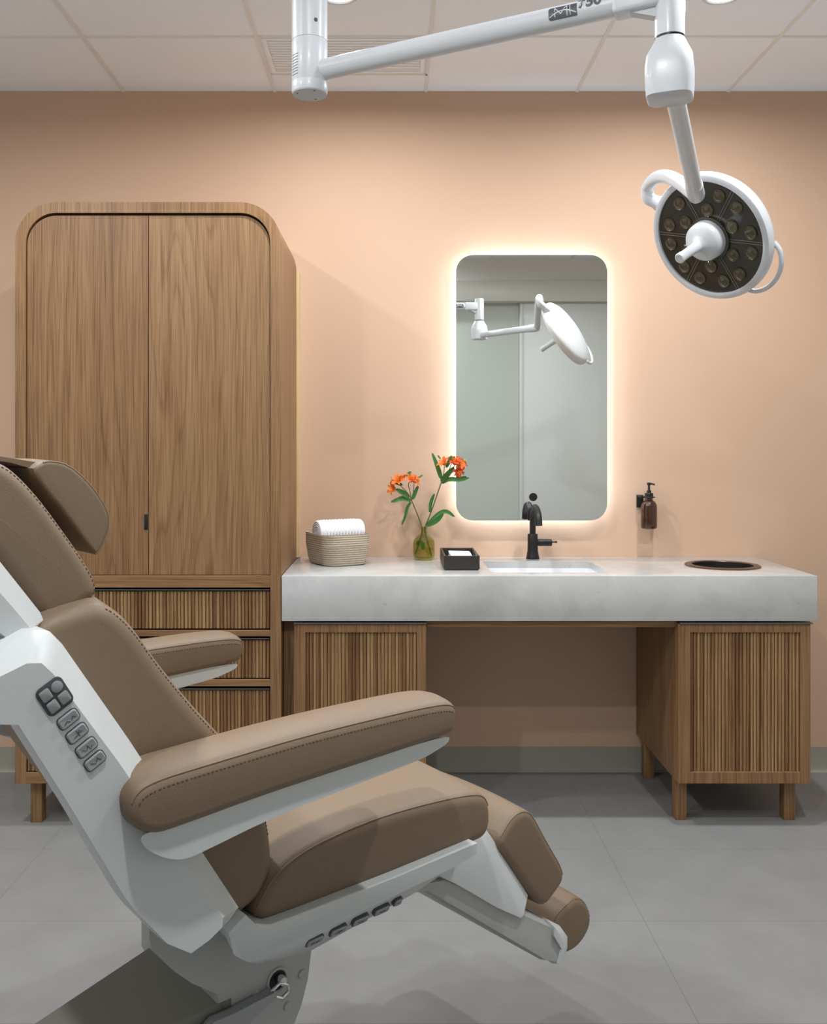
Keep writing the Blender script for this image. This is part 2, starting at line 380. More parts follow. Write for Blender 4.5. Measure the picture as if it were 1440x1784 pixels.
# downlights in the bay centres; each carries its own light
def downlight(x, y, label, first=[]):
    t = thing('downlight', label, 'ceiling light', (x, y, ZC), 0, 'recessed ceiling downlights')
    if not first:
        bm = lathe(bmesh.new(), [(.048, -.001), (.052, -.006), (.064, -.004), (.066, 0), (.048, 0)], capb=False, capt=False)
        a = obj('trim_ring', bm, M['white'], t)
        bm = lathe(bmesh.new(), [(.0005, -.0015), (.049, -.0015), (.049, 0)], seg=32)
        b = obj('lens', bm, M['lamp'], t); first.extend([a, b])
    else:
        for s in first:
            c = s.copy(); COL.objects.link(c); c.parent = t
    ld = bpy.data.lights.new('downlight_bulb', 'AREA'); ld.energy = DOWNLIGHT_W; ld.shape = 'DISK'; ld.size = .075; ld.spread = math.radians(172); ld.color = (.93, .97, 1.0)
    lo = bpy.data.objects.new('bulb', ld); COL.objects.link(lo); lo.parent = t; lo.location = (0, 0, -.008)
downlight(-.1735, 2.95, 'small round ceiling downlight just behind the white lamp column, at the top edge')
downlight(1.0455, 2.95, 'small round ceiling downlight at the top edge, right of the lamp drop post')
downlight(-.1735, .62, 'recessed downlight just inside the doorway, out of view overhead')
downlight(1.0455, 1.726, 'recessed downlight above the open floor right of the chair, out of view overhead')
downlight(-1.3927, 2.34, 'recessed downlight in front of the tall cabinet, just outside the view')
downlight(-1.3927, 1.116, 'recessed downlight behind the treatment chair on the left, out of view overhead')

# linear diffuser in the ceiling
g0 = (-.1735, 3.41, ZC)
t = thing('air_diffuser', 'white linear slot air diffuser in the ceiling behind the lamp column', 'air vent', g0)
bm = bmesh.new()
for a in ((-.29, .29, -.152, -.136), (-.29, .29, .136, .152), (-.29, -.274, -.136, .136), (.274, .29, -.136, .136)): box(bm, a[0], a[1], a[2], a[3], -.006, 0, bev=.0015)
obj('frame', bm, M['ceiling'], t)
obj('backing', Bx(-.274, .274, -.136, .136, -.002, 0), M['grid'], t, smooth=0)
for k in range(11):
    y = -.120+k*.0215
    obj('slat', Bx(-.272, .272, y-.0065, y+.0065, -.0058, -.002, bev=.001), M['ceiling'], t)
struct('trim_4', Bx(-.47, .13, 3.571, 3.583, ZC-.004, ZC), M['grid'], smooth=0)

# ------------------------------------------------------------------ tall cabinet
ax0, ax1, az0, az1 = -1.299, -.386, .150, 2.148
A0 = ((ax0+ax1)/2, (YF+YW)/2, 0)
arm = thing('tall_cabinet', 'tall oak cabinet with rounded top corners, plain doors over fluted drawers', 'cabinet', A0)
def AP(name, bm, mat, parent=None, smooth=30): return obj(name, local(bm, A0), mat, parent or arm, smooth)
T = .0365; R = .142; yb = 3.697
outer = arc(ax0+R, az1-R, R, PI, PI/2, 14)+arc(ax1-R, az1-R, R, PI/2, 0, 14)
inner = arc(ax0+R, az1-R, R-T, PI, PI/2, 14)+arc(ax1-R, az1-R, R-T, PI/2, 0, 14)
outer = [(ax0, az0)]+outer+[(ax1, az0)]; inner = [(ax0+T, az0)]+inner+[(ax1-T, az0)]
bm = bmesh.new(); n = len(outer)
V = [[bm.verts.new((x, y, z)) for x, z in P] for P, y in ((outer, YF), (inner, YF), (inner, yb), (outer, yb))]
for i in range(n-1):
    for a, b in ((0, 1), (1, 2), (2, 3), (3, 0)): bm.faces.new((V[a][i], V[a][i+1], V[b][i+1], V[b][i]))
for i in (0, n-1): bm.faces.new([V[k][i] for k in range(4)])
AP('carcass', bm, M['oak'])
bm = prism_y([(x, z) for x, z in outer], yb, yb+.006); AP('back_panel', bm, M['oak'], smooth=0)
sc = .011
sout = [(ax0-sc, .867)]+arc(ax0+R, az1-R, R+sc-.02, PI, PI/2, 14)+arc(ax1-R, az1-R, R+sc-.02, PI/2, 0, 14)+[(ax1+sc, .867)]
sout = [(max(ax0-sc, min(ax1+sc, x)), z) for x, z in sout]
sout[1] = (ax0-sc, az1-R); sout[-2] = (ax1+sc, az1-R)
AP('wall_scribe', prism_y(sout, yb+.006, YW-.0005), M['oak_pale'])
def rail(z0, z1): return Bx(ax0+T, ax1-T, YF, YF+.03, z0, z1, bev=.0008, seg=1)
AP('rail', rail(.8235, .8645), M['oak_h']); AP('rail', rail(.656, .676), M['oak_h']); AP('rail', rail(.484, .507), M['oak_h']); AP('rail', rail(az0, .187), M['oak_h'])
AP('bottom_panel', Bx(ax0+T, ax1-T, YF+.03, yb, az0, az0+.02), M['oak_h'], smooth=0)
ix0, ix1, iz1 = ax0+T, ax1-T, az1-T; mid = (ix0+ix1)/2-.0005; g = .0028; Ri = R-T-.004; yd = YF+.006
dl = AP('door', bevel_all(prism_y(rrect(ix0+g, mid-.0013, .867, iz1-.0085, tl=Ri, n=14), yd, yd+.02), .0008, 1), M['oak_left'])
tab = AP('pull_tab', Bx(mid-.0145, mid-.0018, yd-.0022, yd+.01, 1.022, 1.075, bev=.001), M['black'], dl)
AP('door', bevel_all(prism_y(rrect(mid+.0013, ix1-g, .867, iz1-.0085, tr=Ri, n=14), yd, yd+.02), .0008, 1), M['oak_right'])
for z0, z1 in ((.678+.001, .8225), (.509, .6545), (.189, .482)):
    d = AP('drawer', flutes(ix0+g, ix1-g, z0+.003, z1-.013, YF+.005), M['oak_slat'])
    AP('pull_strip', Bx(ix0+g, ix1-g, YF-.001, YF+.02, z1-.009, z1-.0055, bev=.0008), M['steel'], d)
for x in (ax0+.037, ax1-.037-.04):
    for y in (YF+.04, yb-.08):
        AP('leg', Bx(x, x+.04, y, y+.04, 0, az0, bev=.0015), M['oak'])

# ------------------------------------------------------------------ vanity counter
cx0, cx1, cz0, cz1 = -.384, 1.456, .708, .864
yc = 3.192
def boolean_cut(o, cutters):
    for c in cutters:
        md = o.modifiers.new('cut', 'BOOLEAN'); md.operation = 'DIFFERENCE'; md.object = c; md.solver = 'EXACT'
    bpy.context.view_layer.update()
    me = bpy.data.meshes.new_from_object(o.evaluated_get(bpy.context.evaluated_depsgraph_get()))
    o.modifiers.clear(); o.data = me
    for c in cutters: bpy.data.objects.remove(c)
top = obj('countertop', local(Bx(cx0, cx1, yc, YW-.0005, cz0, cz1, bev=.0025), ((cx0+cx1)/2, yc, cz0)), M['stone'], smooth=0)
top.location = ((cx0+cx1)/2, yc, cz0)
tag(top, 'thick pale grey quartz countertop with sink cut-out, spanning the two fluted base cabinets', 'countertop')
SX0, SX1, SY0, SY1 = .345, .760, 3.272, 3.600
CHX, CHY = 1.226, 3.465
c1 = obj('cut', prism(bmesh.new(), rrect(SX0, SX1, SY0, SY1, .02, .02, .02, .02, n=5), lambda x, y: (x, y, .5), lambda x, y: (x, y, 1)), M['stone'])
c2 = obj('cut', lathe(bmesh.new(), [(.112, .5), (.112, 1)], (CHX, CHY, 0)), M['hole'])
boolean_cut(top, [c1, c2]); 
top.data.shade_smooth(); top.data.set_sharp_from_angle(angle=math.radians(35))
bm = bmesh.new(); bk = []
def rr(i, z, r): return [(x, y, z) for x, y in rrect(SX0+i, SX1-i, SY0+i, SY1-i, r, r, r, r, n=5)]
loft(bm, [rr(.0006, .838, .02), rr(.003, .82, .02), rr(.006, .735, .025), rr(.014, .722, .03), rr(.04, .716, .03), rr(.04, .7115, .03), rr(.010, .7115, .03), rr(.0006, .7115, .02), rr(.0006, .837, .02)], caps=False)
bm.faces.new([bm.verts.new(p) for p in rr(.04, .716, .03)])
bmesh.ops.remove_doubles(bm, verts=bm.verts, dist=1e-5)
s0 = ((SX0+SX1)/2, (SY0+SY1)/2, .712)
sk = thing('sink', 'white rectangular undermount sink basin set into the countertop below the mirror', 'sink', s0)
obj('basin', local(bm, s0), M['ceramic'], sk)
obj('drain', local(lathe(bmesh.new(), [(.024, .7165), (.022, .7185), (.004, .718)], (s0[0], s0[1]+.03, 0)), s0), M['chrome'], sk)

# fluted base cabinets
def base_cabinet(x0, x1, fx0, fx1, hx0, hx1, label, legs):
    o = ((x0+x1)/2, (YF+YW)/2, 0); t = thing('base_cabinet', label, 'cabinet', o, 0, None)
    P = lambda n_, b_, m_, p_=None, s_=30: obj(n_, local(b_, o), m_, p_ or t, s_)
    z0, z1 = .150, .7015
    P('side_panel', Bx(x0, x0+.018, YF, YW-.004, z0, z1, bev=.0008, seg=1), M['oak']); P('side_panel', Bx(x1-.018, x1, YF, YW-.004, z0, z1, bev=.0008, seg=1), M['oak'])
    P('bottom_panel', Bx(x0+.018, x1-.018, YF+.026, YW-.004, z0, z0+.018), M['oak_h'], s_=0)
    P('back_panel', Bx(x0+.018, x1-.018, YW-.02, YW-.004, z0+.018, z1), M['oak'], s_=0)
    y = YF-.0005; xa, xb = x0+.001, x1-.001
    d = P('door', Bx(fx0, fx1, y-.004, y, z0+.002, z1-.006), M['oak'], s_=0)
    for u0, u1 in ((xa, fx0), (fx1, xb)): P('stile', Bx(u0, u1, y-.018, y, z0, z1-.004, bev=.0008, seg=1), M['oak'], d)
    for u0, u1 in ((.669, z1-.004), (z0, .189)): P('cross_rail', Bx(fx0, fx1, y-.018, y, u0, u1, bev=.0006, seg=1), M['oak'], d)
    P('fluted_panel', flutes(fx0+.0006, fx1-.0006, .1895, .6685, y-.0125, back=.0085), M['oak_slat'], d)
    P('edge_pull', Bx(hx0, hx1, y-.024, y+.01, z1-.003, z1+.0012, bev=.0008), M['steel'], d)
    for lx in legs:
        for ly in (YF+.04, YW-.09):
            P('leg', Bx(lx, lx+.04, ly, ly+.04, 0, z0, bev=.0015), M['oak'])
    return t
YF_keep = YF
YF = 3.212                                   # base cabinets stand just behind the counter edge; door faces come forward
lcab = base_cabinet(-.342, .113, -.302, .081, -.342, .114, 'fluted oak base cabinet under the left end of the counter, beside the tall cabinet', (-.332, .043))
rcab = base_cabinet(.978, 1.434, 1.020, 1.398, .982, 1.440, 'fluted oak base cabinet on square legs under the right end of the counter', (.986, 1.366))
YF = YF_keep
tag(obj('apron_board', Bx(.1135, .9775, yc+.02, yc+.045, .684, .7075, bev=.001), M['oak_h']), 'thin oak apron board under the counter between the two base cabinets', 'board')
tag(obj('filler_board', Bx(-.3845, -.3425, yc+.06, yc+.08, .15, .7075, bev=.001), M['oak']), 'narrow recessed oak filler strip between tall cabinet and left base cabinet', 'board')

# ------------------------------------------------------------------ mirror with light behind it
mx0, mx1, mz0, mz1 = .250, .854, 1.013, 2.074; my = 3.712
m0 = ((mx0+mx1)/2, my, mz0)
mir = thing('backlit_mirror', 'rounded rectangular wall mirror with a warm glow behind it, above the sink', 'mirror', m0)
bm = prism_y(rrect(mx0, mx1, mz0, mz1, .068, .068, .068, .068), my, my+.005); bevel_all(bm, .001, 1)
obj('mirror_glass', local(bm, m0), M['mirror'], mir, 20)
i = .036
obj('chassis', local(prism_y(rrect(mx0+i, mx1-i, mz0+i, mz1-i, .03, .03, .03, .03), my+.0055, YW-.0005), m0), M['alu'], mir)
bm = bmesh.new()
ring = [(x, z) for x, z in rrect(mx0+i-.002, mx1-i+.002, mz0+i-.002, mz1-i+.002, .032, .032, .032, .032)]
ra = [bm.verts.new((x, my+.007, z)) for x, z in ring]; rb = [bm.verts.new((x, my+.015, z)) for x, z in ring]
for k in range(len(ring)):
    j = (k+1) % len(ring); bm.faces.new((ra[k], ra[j], rb[j], rb[k]))
obj('light_strip', local(bm, m0), M['led'], mir)
bm = lathe(bmesh.new(), [(.0005, .0025), (.0155, .0025), (.0166, .0015), (.0166, .0002)], (.558, my, 1.107), (0, -1, 0))
obj('touch_button', local(bm, m0), M['black'], mir)

# ------------------------------------------------------------------ tap
f0 = (.552, 3.685, .864)
tap = thing('faucet', 'matt black single lever faucet with curved spout behind the sink', 'faucet', f0)
bm = lathe(bmesh.new(), [(.0265, 0), (.0268, .003), (.0245, .012), (.021, .03), (.0203, .06), (.0203, .096), (.019, .0985), (.0165, .0985)])
obj('body', bm, M['black'], tap)
pts = smooth_path([(0, 0, .0985), (0, 0, .150), (0, -.008, .186), (0, -.050, .210), (0, -.105, .203), (0, -.146, .180), (0, -.154, .1435)], 3)
obj('spout', tube(bmesh.new(), pts, [.0118+.0022*k/len(pts) for k in range(len(pts))], 18), M['black'], tap)
h = obj('handle', lathe(bmesh.new(), [(.011, .015), (.0115, .022), (.0142, .023), (.0142, .047), (.0135, .0475), (.0135, .049), (.0142, .0495), (.0142, .074), (.013, .0755)], (0, 0, .064), (1, 0, 0)), M['black'], tap)
bm = tube(bmesh.new(), [(.075, 0, .066), (.092, 0, .066)], .0028, 10)
lathe(bm, [(.001, -.0045), (.0035, -.003), (.0045, 0), (.0035, .003), (.001, .0045)], (.093, 0, .066), seg=12)
obj('lever', bm, M['black'], h)

# ------------------------------------------------------------------ soap dispenser on its bracket
d0 = (1.017, 3.70, .982)
sd = thing('soap_dispenser', 'amber glass pump bottle in a black wall bracket, right of the mirror', 'soap dispenser', d0)
bm = lathe(bmesh.new(), [(.026, 0), (.030, .003), (.0315, .009), (.0315, .088), (.030, .097), (.024, .107), (.0155, .113), (.0145, .118), (.0145, .126)], seg=36)
obj('bottle', bm, M['amber'], sd)
bm = lathe(bmesh.new(), [(.016, .122), (.0165, .124), (.0165, .139), (.014, .142), (.0085, .1425), (.0085, .152), (.005, .153), (.0042, .172), (.0075, .173), (.0085, .178), (.0075, .183), (.001, .184)], seg=24)
tube(bm, smooth_path([(0, 0, .1785), (.012, -.008, .1785), (.019, -.013, .175)], 1), .0036, 10)
obj('pump', bm, M['black'], sd)
bm = Bx(-.038, -.012, .036, .0495, .082, .132, bev=.001); box(bm, -.036, -.03, .0, .04, .125, .131, bev=.0008)
ri = [(.0175*math.cos(2*PI*k/28), .0175*math.sin(2*PI*k/28), .1245) for k in range(28)]; tube(bm, ri, .003, 8, closed=True)
box(bm, -.036, -.016, -.003, .003, .1225, .1285, bev=.0008); box(bm, .016, .024, -.003, .003, .1225, .127, bev=.0008)
obj('wall_bracket', bm, M['black'], sd)

# ------------------------------------------------------------------ waste chute
w0 = (CHX, CHY, .864)
wc = thing('waste_chute', 'round bronze-rimmed waste chute hole in the right end of the countertop', 'waste chute', w0)
obj('rim', lathe(bmesh.new(), [(.1105, .0005), (.135, .0005), (.1355, .003), (.132, .005), (.1115, .0055), (.1095, .003)], capb=False, capt=False, seg=64), M['bronze'], wc)
obj('liner', lathe(bmesh.new(), [(.1095, .003), (.1095, -.150), (.001, -.150), (.001, -.152), (.1112, -.152), (.1112, .002)], capb=False, capt=False, seg=64), M['hole'], wc)

# ------------------------------------------------------------------ rope basket and rolled towel
b0 = (-.214, 3.548, .8645); brz = math.atan2(.49, .87)
bk = thing('rope_basket', 'cream coiled rope basket at the left end of the counter', 'basket', b0, brz)
def ringb(hx, hy, r, z, n=8, wob=0):
    return [(x, y, z+wob*math.sin(3*math.atan2(y, x))) for x, y in rrect(-hx, hx, -hy, hy, r, r, r, r, n)]
rings = []; N = 14
for k in range(N):
    for q in (0, .33, .66):
        t = (k+q)/N; z = .001+t*.114
        b_ = .0022*math.sin(PI*(q+.17))
        fl = .86+.14*min(1, t*1.5)**.7
        rings.append(ringb(.098*fl+b_, .118*fl+b_, .062*fl, z, wob=.002*t))
rings.append(ringb(.100, .120, .062, .1165, wob=.002))
inn = [ringb(.0945*s, .1145*s, .058*s, z, wob=w) for s, z, w in ((1, .1165, .002), (.98, .10, .001), (.88, .02, 0), (.84, .008, 0))]
bm = loft(bmesh.new(), rings+inn); obj('coiled_wall', bm, M['rope'], bk, 60)
# towel
t0 = (b0[0]+.006, b0[1]-.004, .862); trz = brz-math.radians(2)
tw = thing('rolled_towel', 'rolled white waffle towel lying in the rope basket', 'towel', (t0[0], t0[1], .984), trz)
def waffle(bm, hl, r0, r1, turns, z0):
    P = []; n = int(turns*40)
    for i in range(n+1):
        a = 2*PI*turns*i/n; r = r0+(r1-r0)*i/n; P.append((r*math.cos(-a+1), r*math.sin(-a+1)))
    q = []
    for i, (y, z) in enumerate(P):
        d = Vector((y, z)); l = d.length; d = d/l if l else d; q.append((y-d.x*.004, z-d.y*.004))
    poly = P+q[::-1]; nx = 96; R_ = []
    for k in range(nx+1):
        x = -hl+2*hl*k/nx; e = max(0, abs(x)-hl+.008)/.008; row = []
        for i, (y, z) in enumerate(poly):
            d = Vector((y, z)); l = max(d.length, 1e-4); s = 1-.07*e*e
            bumpy = .0026*(math.sin(x*2*PI/.0125)*math.sin(i*2*PI/7.0)) if (i < len(P) and i > n-46 and abs(x) < hl-.02) else 0
            row.append((x, y*(s+bumpy/l), z*(s+bumpy/l)+z0))
        R_.append(row)
    return loft(bm, R_)
obj('towel_roll', waffle(bmesh.new(), .092, .004, .050, 5.4, 0), M['towel'], tw, 70)

# ------------------------------------------------------------------ vase, water, flowers
v0 = (.1195, 3.655, .8645)
va = thing('bud_vase', 'olive green glass bottle vase with water, on the counter left of the mirror', 'vase', v0)
po = [(.010, 0), (.034, 0), (.040, .004), (.0432, .014), (.0437, .04), (.0432, .066), (.040, .078), (.032, .088), (.021, .096), (.0145, .101), (.0128, .107), (.0128, .118), (.0152, .121), (.0156, .126), (.0135, .128)]
pi_ = [(.0112, .127), (.0108, .107), (.0125, .100), (.019, .094), (.030, .0855), (.0375, .076), (.0407, .065), (.0412, .04), (.0405, .015), (.036, .007), (.008, .004)]
bm = lathe(bmesh.new(), po+pi_, seg=48, capt=True)
obj('glass', bm, M['olive_glass'], va, 50)
bm = lathe(bmesh.new(), [(.001, .0045), (.0355, .0075), (.040, .0155), (.0407, .04), (.0403, .0645), (.0385, .0715), (.001, .0715)], seg=40)
obj('water', bm, M['water'], va, 40)
def V3(p, y=0): return (p[0]/1000., y, p[1]/1000.)
def leaf(bm, pts, w, tilt=0, ys=(0, 0)):
    pts = [Vector((p[0]/1000., ys[0]+(ys[1]-ys[0])*k/(len(pts)-1), p[1]/1000.)) for k, p in enumerate(pts)]
    if len(pts) == 2: pts = [pts[0], (pts[0]+pts[1])/2+Vector((0, -.004, .003)), pts[1]]
    pts = smooth_path(pts, 2); n = len(pts); prev = None
    for k, p in enumerate(pts):
        t = k/(n-1); tg = (pts[min(k+1, n-1)]-pts[max(k-1, 0)]).normalized()
        side = tg.cross(Vector((math.sin(tilt), -math.cos(tilt), .15))).normalized()
        up = side.cross(tg)
        ww = w*math.sin(PI*min(1, t*.93+.05))**.8*(1-.25*t)+.0006
        row = [bm.verts.new(p+side*ww+up*ww*.3), bm.verts.new(p), bm.verts.new(p-side*ww+up*ww*.3)]
        low = [bm.verts.new(v.co-up*.0005) for v in row]
        if prev:
            for a in (0, 1):
                bm.faces.new((prev[0][a], prev[0][a+1], row[a+1], row[a])); bm.faces.new((prev[1][a+1], prev[1][a], low[a], low[a+1]))
            bm.faces.new((prev[0][0], row[0], low[0], prev[1][0])); bm.faces.new((row[2], prev[0][2], prev[1][2], low[2]))
        prev = (row, low)
    return bm
def bloom(c, d, size, parent, k):
    """open lily-like flower: six petals around a throat, stamens"""
    c = Vector(c); d = Vector(d).normalized(); u, w = frame(d); bm = bmesh.new()
    for i in range(6):
        a = 2*PI*i/6+k; rad = u*math.cos(a)+w*math.sin(a); side = d.cross(rad); rows = []
        L_ = size*(1 if i % 2 else .92); wd = size*(.25 if i % 2 else .17)
        for s in range(7):
            t = s/6; p = c+rad*(L_*(.12+.75*t**1.5))+d*(L_*(1.0*t-.42*t*t*t-.2))
            ww = wd*math.sin(PI*min(1, .12+t*.86))**.7
            row = [p+side*ww+d*ww*.18, p, p-side*ww+d*ww*.18]
            rows.append([bm.verts.new(v) for v in row]+[bm.verts.new(v-d*.0006-rad*.0003) for v in row])
        for a_, b_ in zip(rows, rows[1:]):
            for q in (0, 1): bm.faces.new((a_[q], a_[q+1], b_[q+1], b_[q])); bm.faces.new((a_[q+4], a_[q+3], b_[q+3], b_[q+4]))
        for f in bm.faces: pass
    yel = len(bm.faces)
    fl = obj('blossom', bm, M['petal'] if k % 2 < 1 else M['petal_red'], parent, 50)
    b2 = bmesh.new()
    for i in range(5):
        a = 2*PI*i/5+k*.7; rad = u*math.cos(a)+w*math.sin(a)
        tube(b2, [c-d*size*.1, c+d*size*.4+rad*size*.1, c+d*size*.72+rad*size*.24], [size*.02, size*.018, size*.03], 6)
    obj('stamens', b2, M['petal_yel'], fl)
def flower(label, stem, branches, leaves, blooms, ysr):
    t = thing('flower_stem', label, 'flower', v0)
    bm = bmesh.new(); n = len(stem)
    pts = [(p[0]/1000., ysr[0]+(ysr[1]-ysr[0])*k/(n-1), p[1]/1000.) for k, p in enumerate(stem)]
    tube(bm, smooth_path(pts, 2), .0024, 10); tipy = ysr[1]
    for br in branches:
        q = [(p[0]/1000., tipy+br[2]*k/(len(br[0])-1), p[1]/1000.) for k, p in enumerate(br[0])]
        tube(bm, smooth_path(q, 2), br[1], 8)
    obj('stem', bm, M['stem'], t)
    for pts_, w, tilt, ys in leaves: obj('leaf', leaf(bmesh.new(), pts_, w, tilt, ys), M['leaf'], t, 60)
    for c, d, s, k in blooms: bloom(c, d, s, t, k)
    return t
flower('taller orange flower stem leaning right in front of the mirror edge',
    [(31, 14), (14, 72), (3, 112), (5, 128), (18, 158), (42, 224), (66, 296)],
    [([(66, 296), (74, 322), (80, 350), (80, 372)], .0016, -.008), ([(66, 296), (90, 335), (112, 358), (124, 372)], .0016, .006), ([(66, 296), (84, 330), (104, 360), (112, 385)], .0014, .012), ([(66, 296), (95, 330), (125, 352), (138, 362)], .0014, -.012)],
    [([(67, 318), (58, 352), (33, 418)], .0100, .3, (0, .006)), ([(68, 306), (88, 330), (119, 363)], .0120, .2, (0, -.008)), ([(71, 300), (100, 318), (140, 312), (178, 321)], .0095, -.2, (0, -.01)),
     ([(23, 186), (26, 225), (42, 258)], .0080, .5, (0, .006)), ([(14, 138), (60, 182), (90, 192), (120, 169)], .0095, -.3, (0, -.012)), ([(10, 132), (50, 152), (76, 182)], .0105, .2, (0, -.018)),
     ([(87, 362), (98, 385), (109, 408)], .0080, .2, (-.006, -.008)), ([(143, 366), (155, 380), (167, 386)], .0060, 0, (.004, .006)), ([(66, 395), (58, 405), (55, 410)], .003, 0, (0, 0)), ([(112, 352), (130, 352), (150, 340), (158, 332)], .002, 0, (0, 0))],
    [((.080, -.010, .378), (-.55, -.5, .65), .034, .2), ((.121, -.006, .380), (-.1, -.5, .85), .036, 1.3), ((.140, -.012, .372), (.55, -.6, .5), .034, 2.1), ((.134, -.014, .352), (.25, -.85, -.45), .034, 3.4), ((.150, .008, .376), (.7, .1, .6), .032, .9), ((.110, .012, .386), (0, .3, .9), .032, 1.7)],
    (.012, -.004))
flower('shorter orange flower stem leaning left with drooping leaves',
    [(-34, 22), (-17, 72), (-4, 112), (-8, 130), (-23, 172), (-47, 230)],
    [([(-47, 230), (-62, 262), (-90, 288), (-98, 300)], .0015, -.006), ([(-47, 230), (-55, 270), (-62, 296), (-55, 306)], .0015, .004), ([(-47, 230), (-76, 258), (-104, 272), (-116, 277)], .0015, -.012), ([(-47, 230), (-40, 270), (-38, 298), (-40, 306)], .0013, .008)],
    [([(-51, 230), (-80, 242), (-100, 236), (-129, 226)], .0100, -.2, (0, -.01)), ([(-51, 227), (-68, 203), (-70, 180), (-86, 137)], .0075, .6, (0, -.006)), ([(-58, 244), (-80, 262), (-110, 276)], .0115, .2, (0, -.012)),
     ([(-44, 237), (-36, 262), (-22, 290)], .0090, .5, (0, .006)), ([(-84, 292), (-110, 302), (-130, 322)], .0070, .2, (0, .006)), ([(-66, 322), (-60, 336), (-50, 345)], .0070, 0, (.006, .01)), ([(-34, 308), (-20, 322), (-4, 332)], .003, 0, (0, 0)), ([(-30, 60), (-10, 66), (0, 40)], .012, .2, (-.004, -.012))],
    [((-.118, -.012, .280), (-.75, -.6, .1), .035, .4), ((-.100, -.006, .308), (-.2, -.7, .65), .038, 2.2), ((-.050, .004, .312), (.2, -.6, .75), .038, .1), ((-.036, .0, .308), (.8, -.4, .3), .032, 4.2), ((-.080, .008, .318), (-.3, .1, .9), .030, 2.6)],
    (-.012, .0))

# ------------------------------------------------------------------ dark towel box and paper
x0, x1, y0, y1 = .181, .309, 3.330, 3.600; zb = .8645
k0 = ((x0+x1)/2, (y0+y1)/2, zb)
bm = bmesh.new()
def rq(i, z): return [(x0+i, y0+i, z), (x1-i, y0+i, z), (x1-i, y1-i, z), (x0+i, y1-i, z)]
loft(bm, [rq(.004, zb), rq(.004, zb+.004), rq(0, zb+.004), rq(0, zb+.052), rq(.007, zb+.052), rq(.007, zb+.008)])
bx_ = obj('guest_towel_box', bevel_all(local(bm, k0), .0006, 1), M['dark']); bx_.location = k0
tag(bx_, 'low dark brown open box of paper towels between the vase and the sink', 'box')
bm = bmesh.new()
for k in range(5):
    a = .004*(k % 2); z = zb+.0085+k*.0072; rows = []
    for j in range(9):
        yy = y0+.012+(y1-y0-.050)*j/8
        rows.append([(x0+.030+a, yy, z+.0012*math.sin(j*1.3+k)), (x1-.020-a, yy, z+.0015*math.sin(j*1.1+k*2)), (x1-.020-a, yy, z+.0068+.0015*math.sin(j*1.1+k*2)), (x0+.030+a, yy, z+.0068+.0012*math.sin(j*1.3+k))])
    loft(bm, rows)
pp = obj('paper_towels', local(bm, (k0[0], k0[1], zb+.008)), M['paper'], smooth=40); pp.location = (k0[0], k0[1], zb+.008)
tag(pp, 'short stack of folded white paper towels inside the dark box', 'paper towels')

# ------------------------------------------------------------------ ceiling-mounted procedure lamp
l0 = (-.1845, 2.05, ZC)
lamp = thing('procedure_lamp', 'white ceiling mounted procedure lamp with long arm and round multi lens head', 'surgical lamp', l0)
def LP(name, bm, mat, parent=None, smooth=35): return obj(name, local(bm, l0), mat, parent or lamp, smooth)
c_ = (l0[0], l0[1], 0)
col = LP('column', lathe(bmesh.new(), [(.0393, 2.199), (.0393, 2.7), (.075, 2.7), (.085, 2.715), (.085, ZC)], c_, seg=48), M['white'])
hs = LP('column_housing', lathe(bmesh.new(), [(.037, 2.0835), (.0385, 2.0845), (.0395, 2.09), (.0395, 2.105), (.0391, 2.106), (.0391, 2.107), (.0395, 2.108), (.0395, 2.1965), (.0388, 2.1985), (.03, 2.1985)], c_, seg=48), M['white'], col)
LP('end_cap', lathe(bmesh.new(), [(.0005, 2.0825), (.0375, 2.0825), (.0375, 2.0845)], c_, seg=48), M['grey_white'], hs)
for a in (.5*PI-.4, .5*PI+1.9, .5*PI+3.6): LP('cap_screw', lathe(bmesh.new(), [(.0005, 2.0812), (.0022, 2.0815), (.0024, 2.083)], (c_[0]+.028*math.cos(a), c_[1]+.028*math.sin(a), 0), seg=10), M['steel'], hs)
bm = lathe(bmesh.new(), [(.0005, .0405), (.0035, .0405), (.0045, .0395), (.0045, .038)], (c_[0], c_[1], 2.232), (.42, -.9, 0), seg=16)
LP('screw', bm, M['steel'], col)
bm = bmesh.new()
for k in range(8):
    z = 2.118+k*.0062
    a0_, a1_ = math.radians(205), math.radians(235)
    tube(bm, [(c_[0]+.0397*math.cos(a0_+(a1_-a0_)*j/6), c_[1]+.0397*math.sin(a0_+(a1_-a0_)*j/6), z) for j in range(7)], .0009, 6)
LP('vent_slots', bm, M['key'], hs)
# horizontal arm
PA = Vector((l0[0], l0[1], 2.131)); PB = Vector((.522, 1.76, 2.164)); dA = (PB-PA).normalized(); ra = .0222
a_s = PA+dA*.03; bm = tube(bmesh.new(), [PA+dA*.02, PA+dA*.045, PB-dA*.10], [.0235, ra, ra], 36); LP('arm', bm, M['white'])
hz = Vector((dA.x, dA.y, 0)).normalized(); nz = Vector((hz.y, -hz.x, 0))       # side of the arm facing the doorway
bm = bmesh.new()
def blk(c, t0, t1, hw, za, zb_, bev):
    vs_ = box(bm, t0, t1, -hw, hw, za, zb_, bev)
    return vs_
bmk = bmesh.new(); box(bmk, -.105, -.015, -.0235, .0235, -.0235, .0235, .008, 3)
bmesh.ops.transform(bmk, matrix=Matrix.Translation(PB) @ Matrix.Rotation(math.atan2(dA.y, dA.x), 4, 'Z') @ Matrix.Rotation(-math.asin(dA.z), 4, 'Y'), verts=bmk.verts)
LP('arm_knuckle', bmk, M['white'])
bmg = bmesh.new(); prism(bmg, [(-.085, -.022), (-.02, -.045), (-.02, -.01), (-.085, -.01)], lambda x, z: (x, -.012, z), lambda x, z: (x, .012, z))
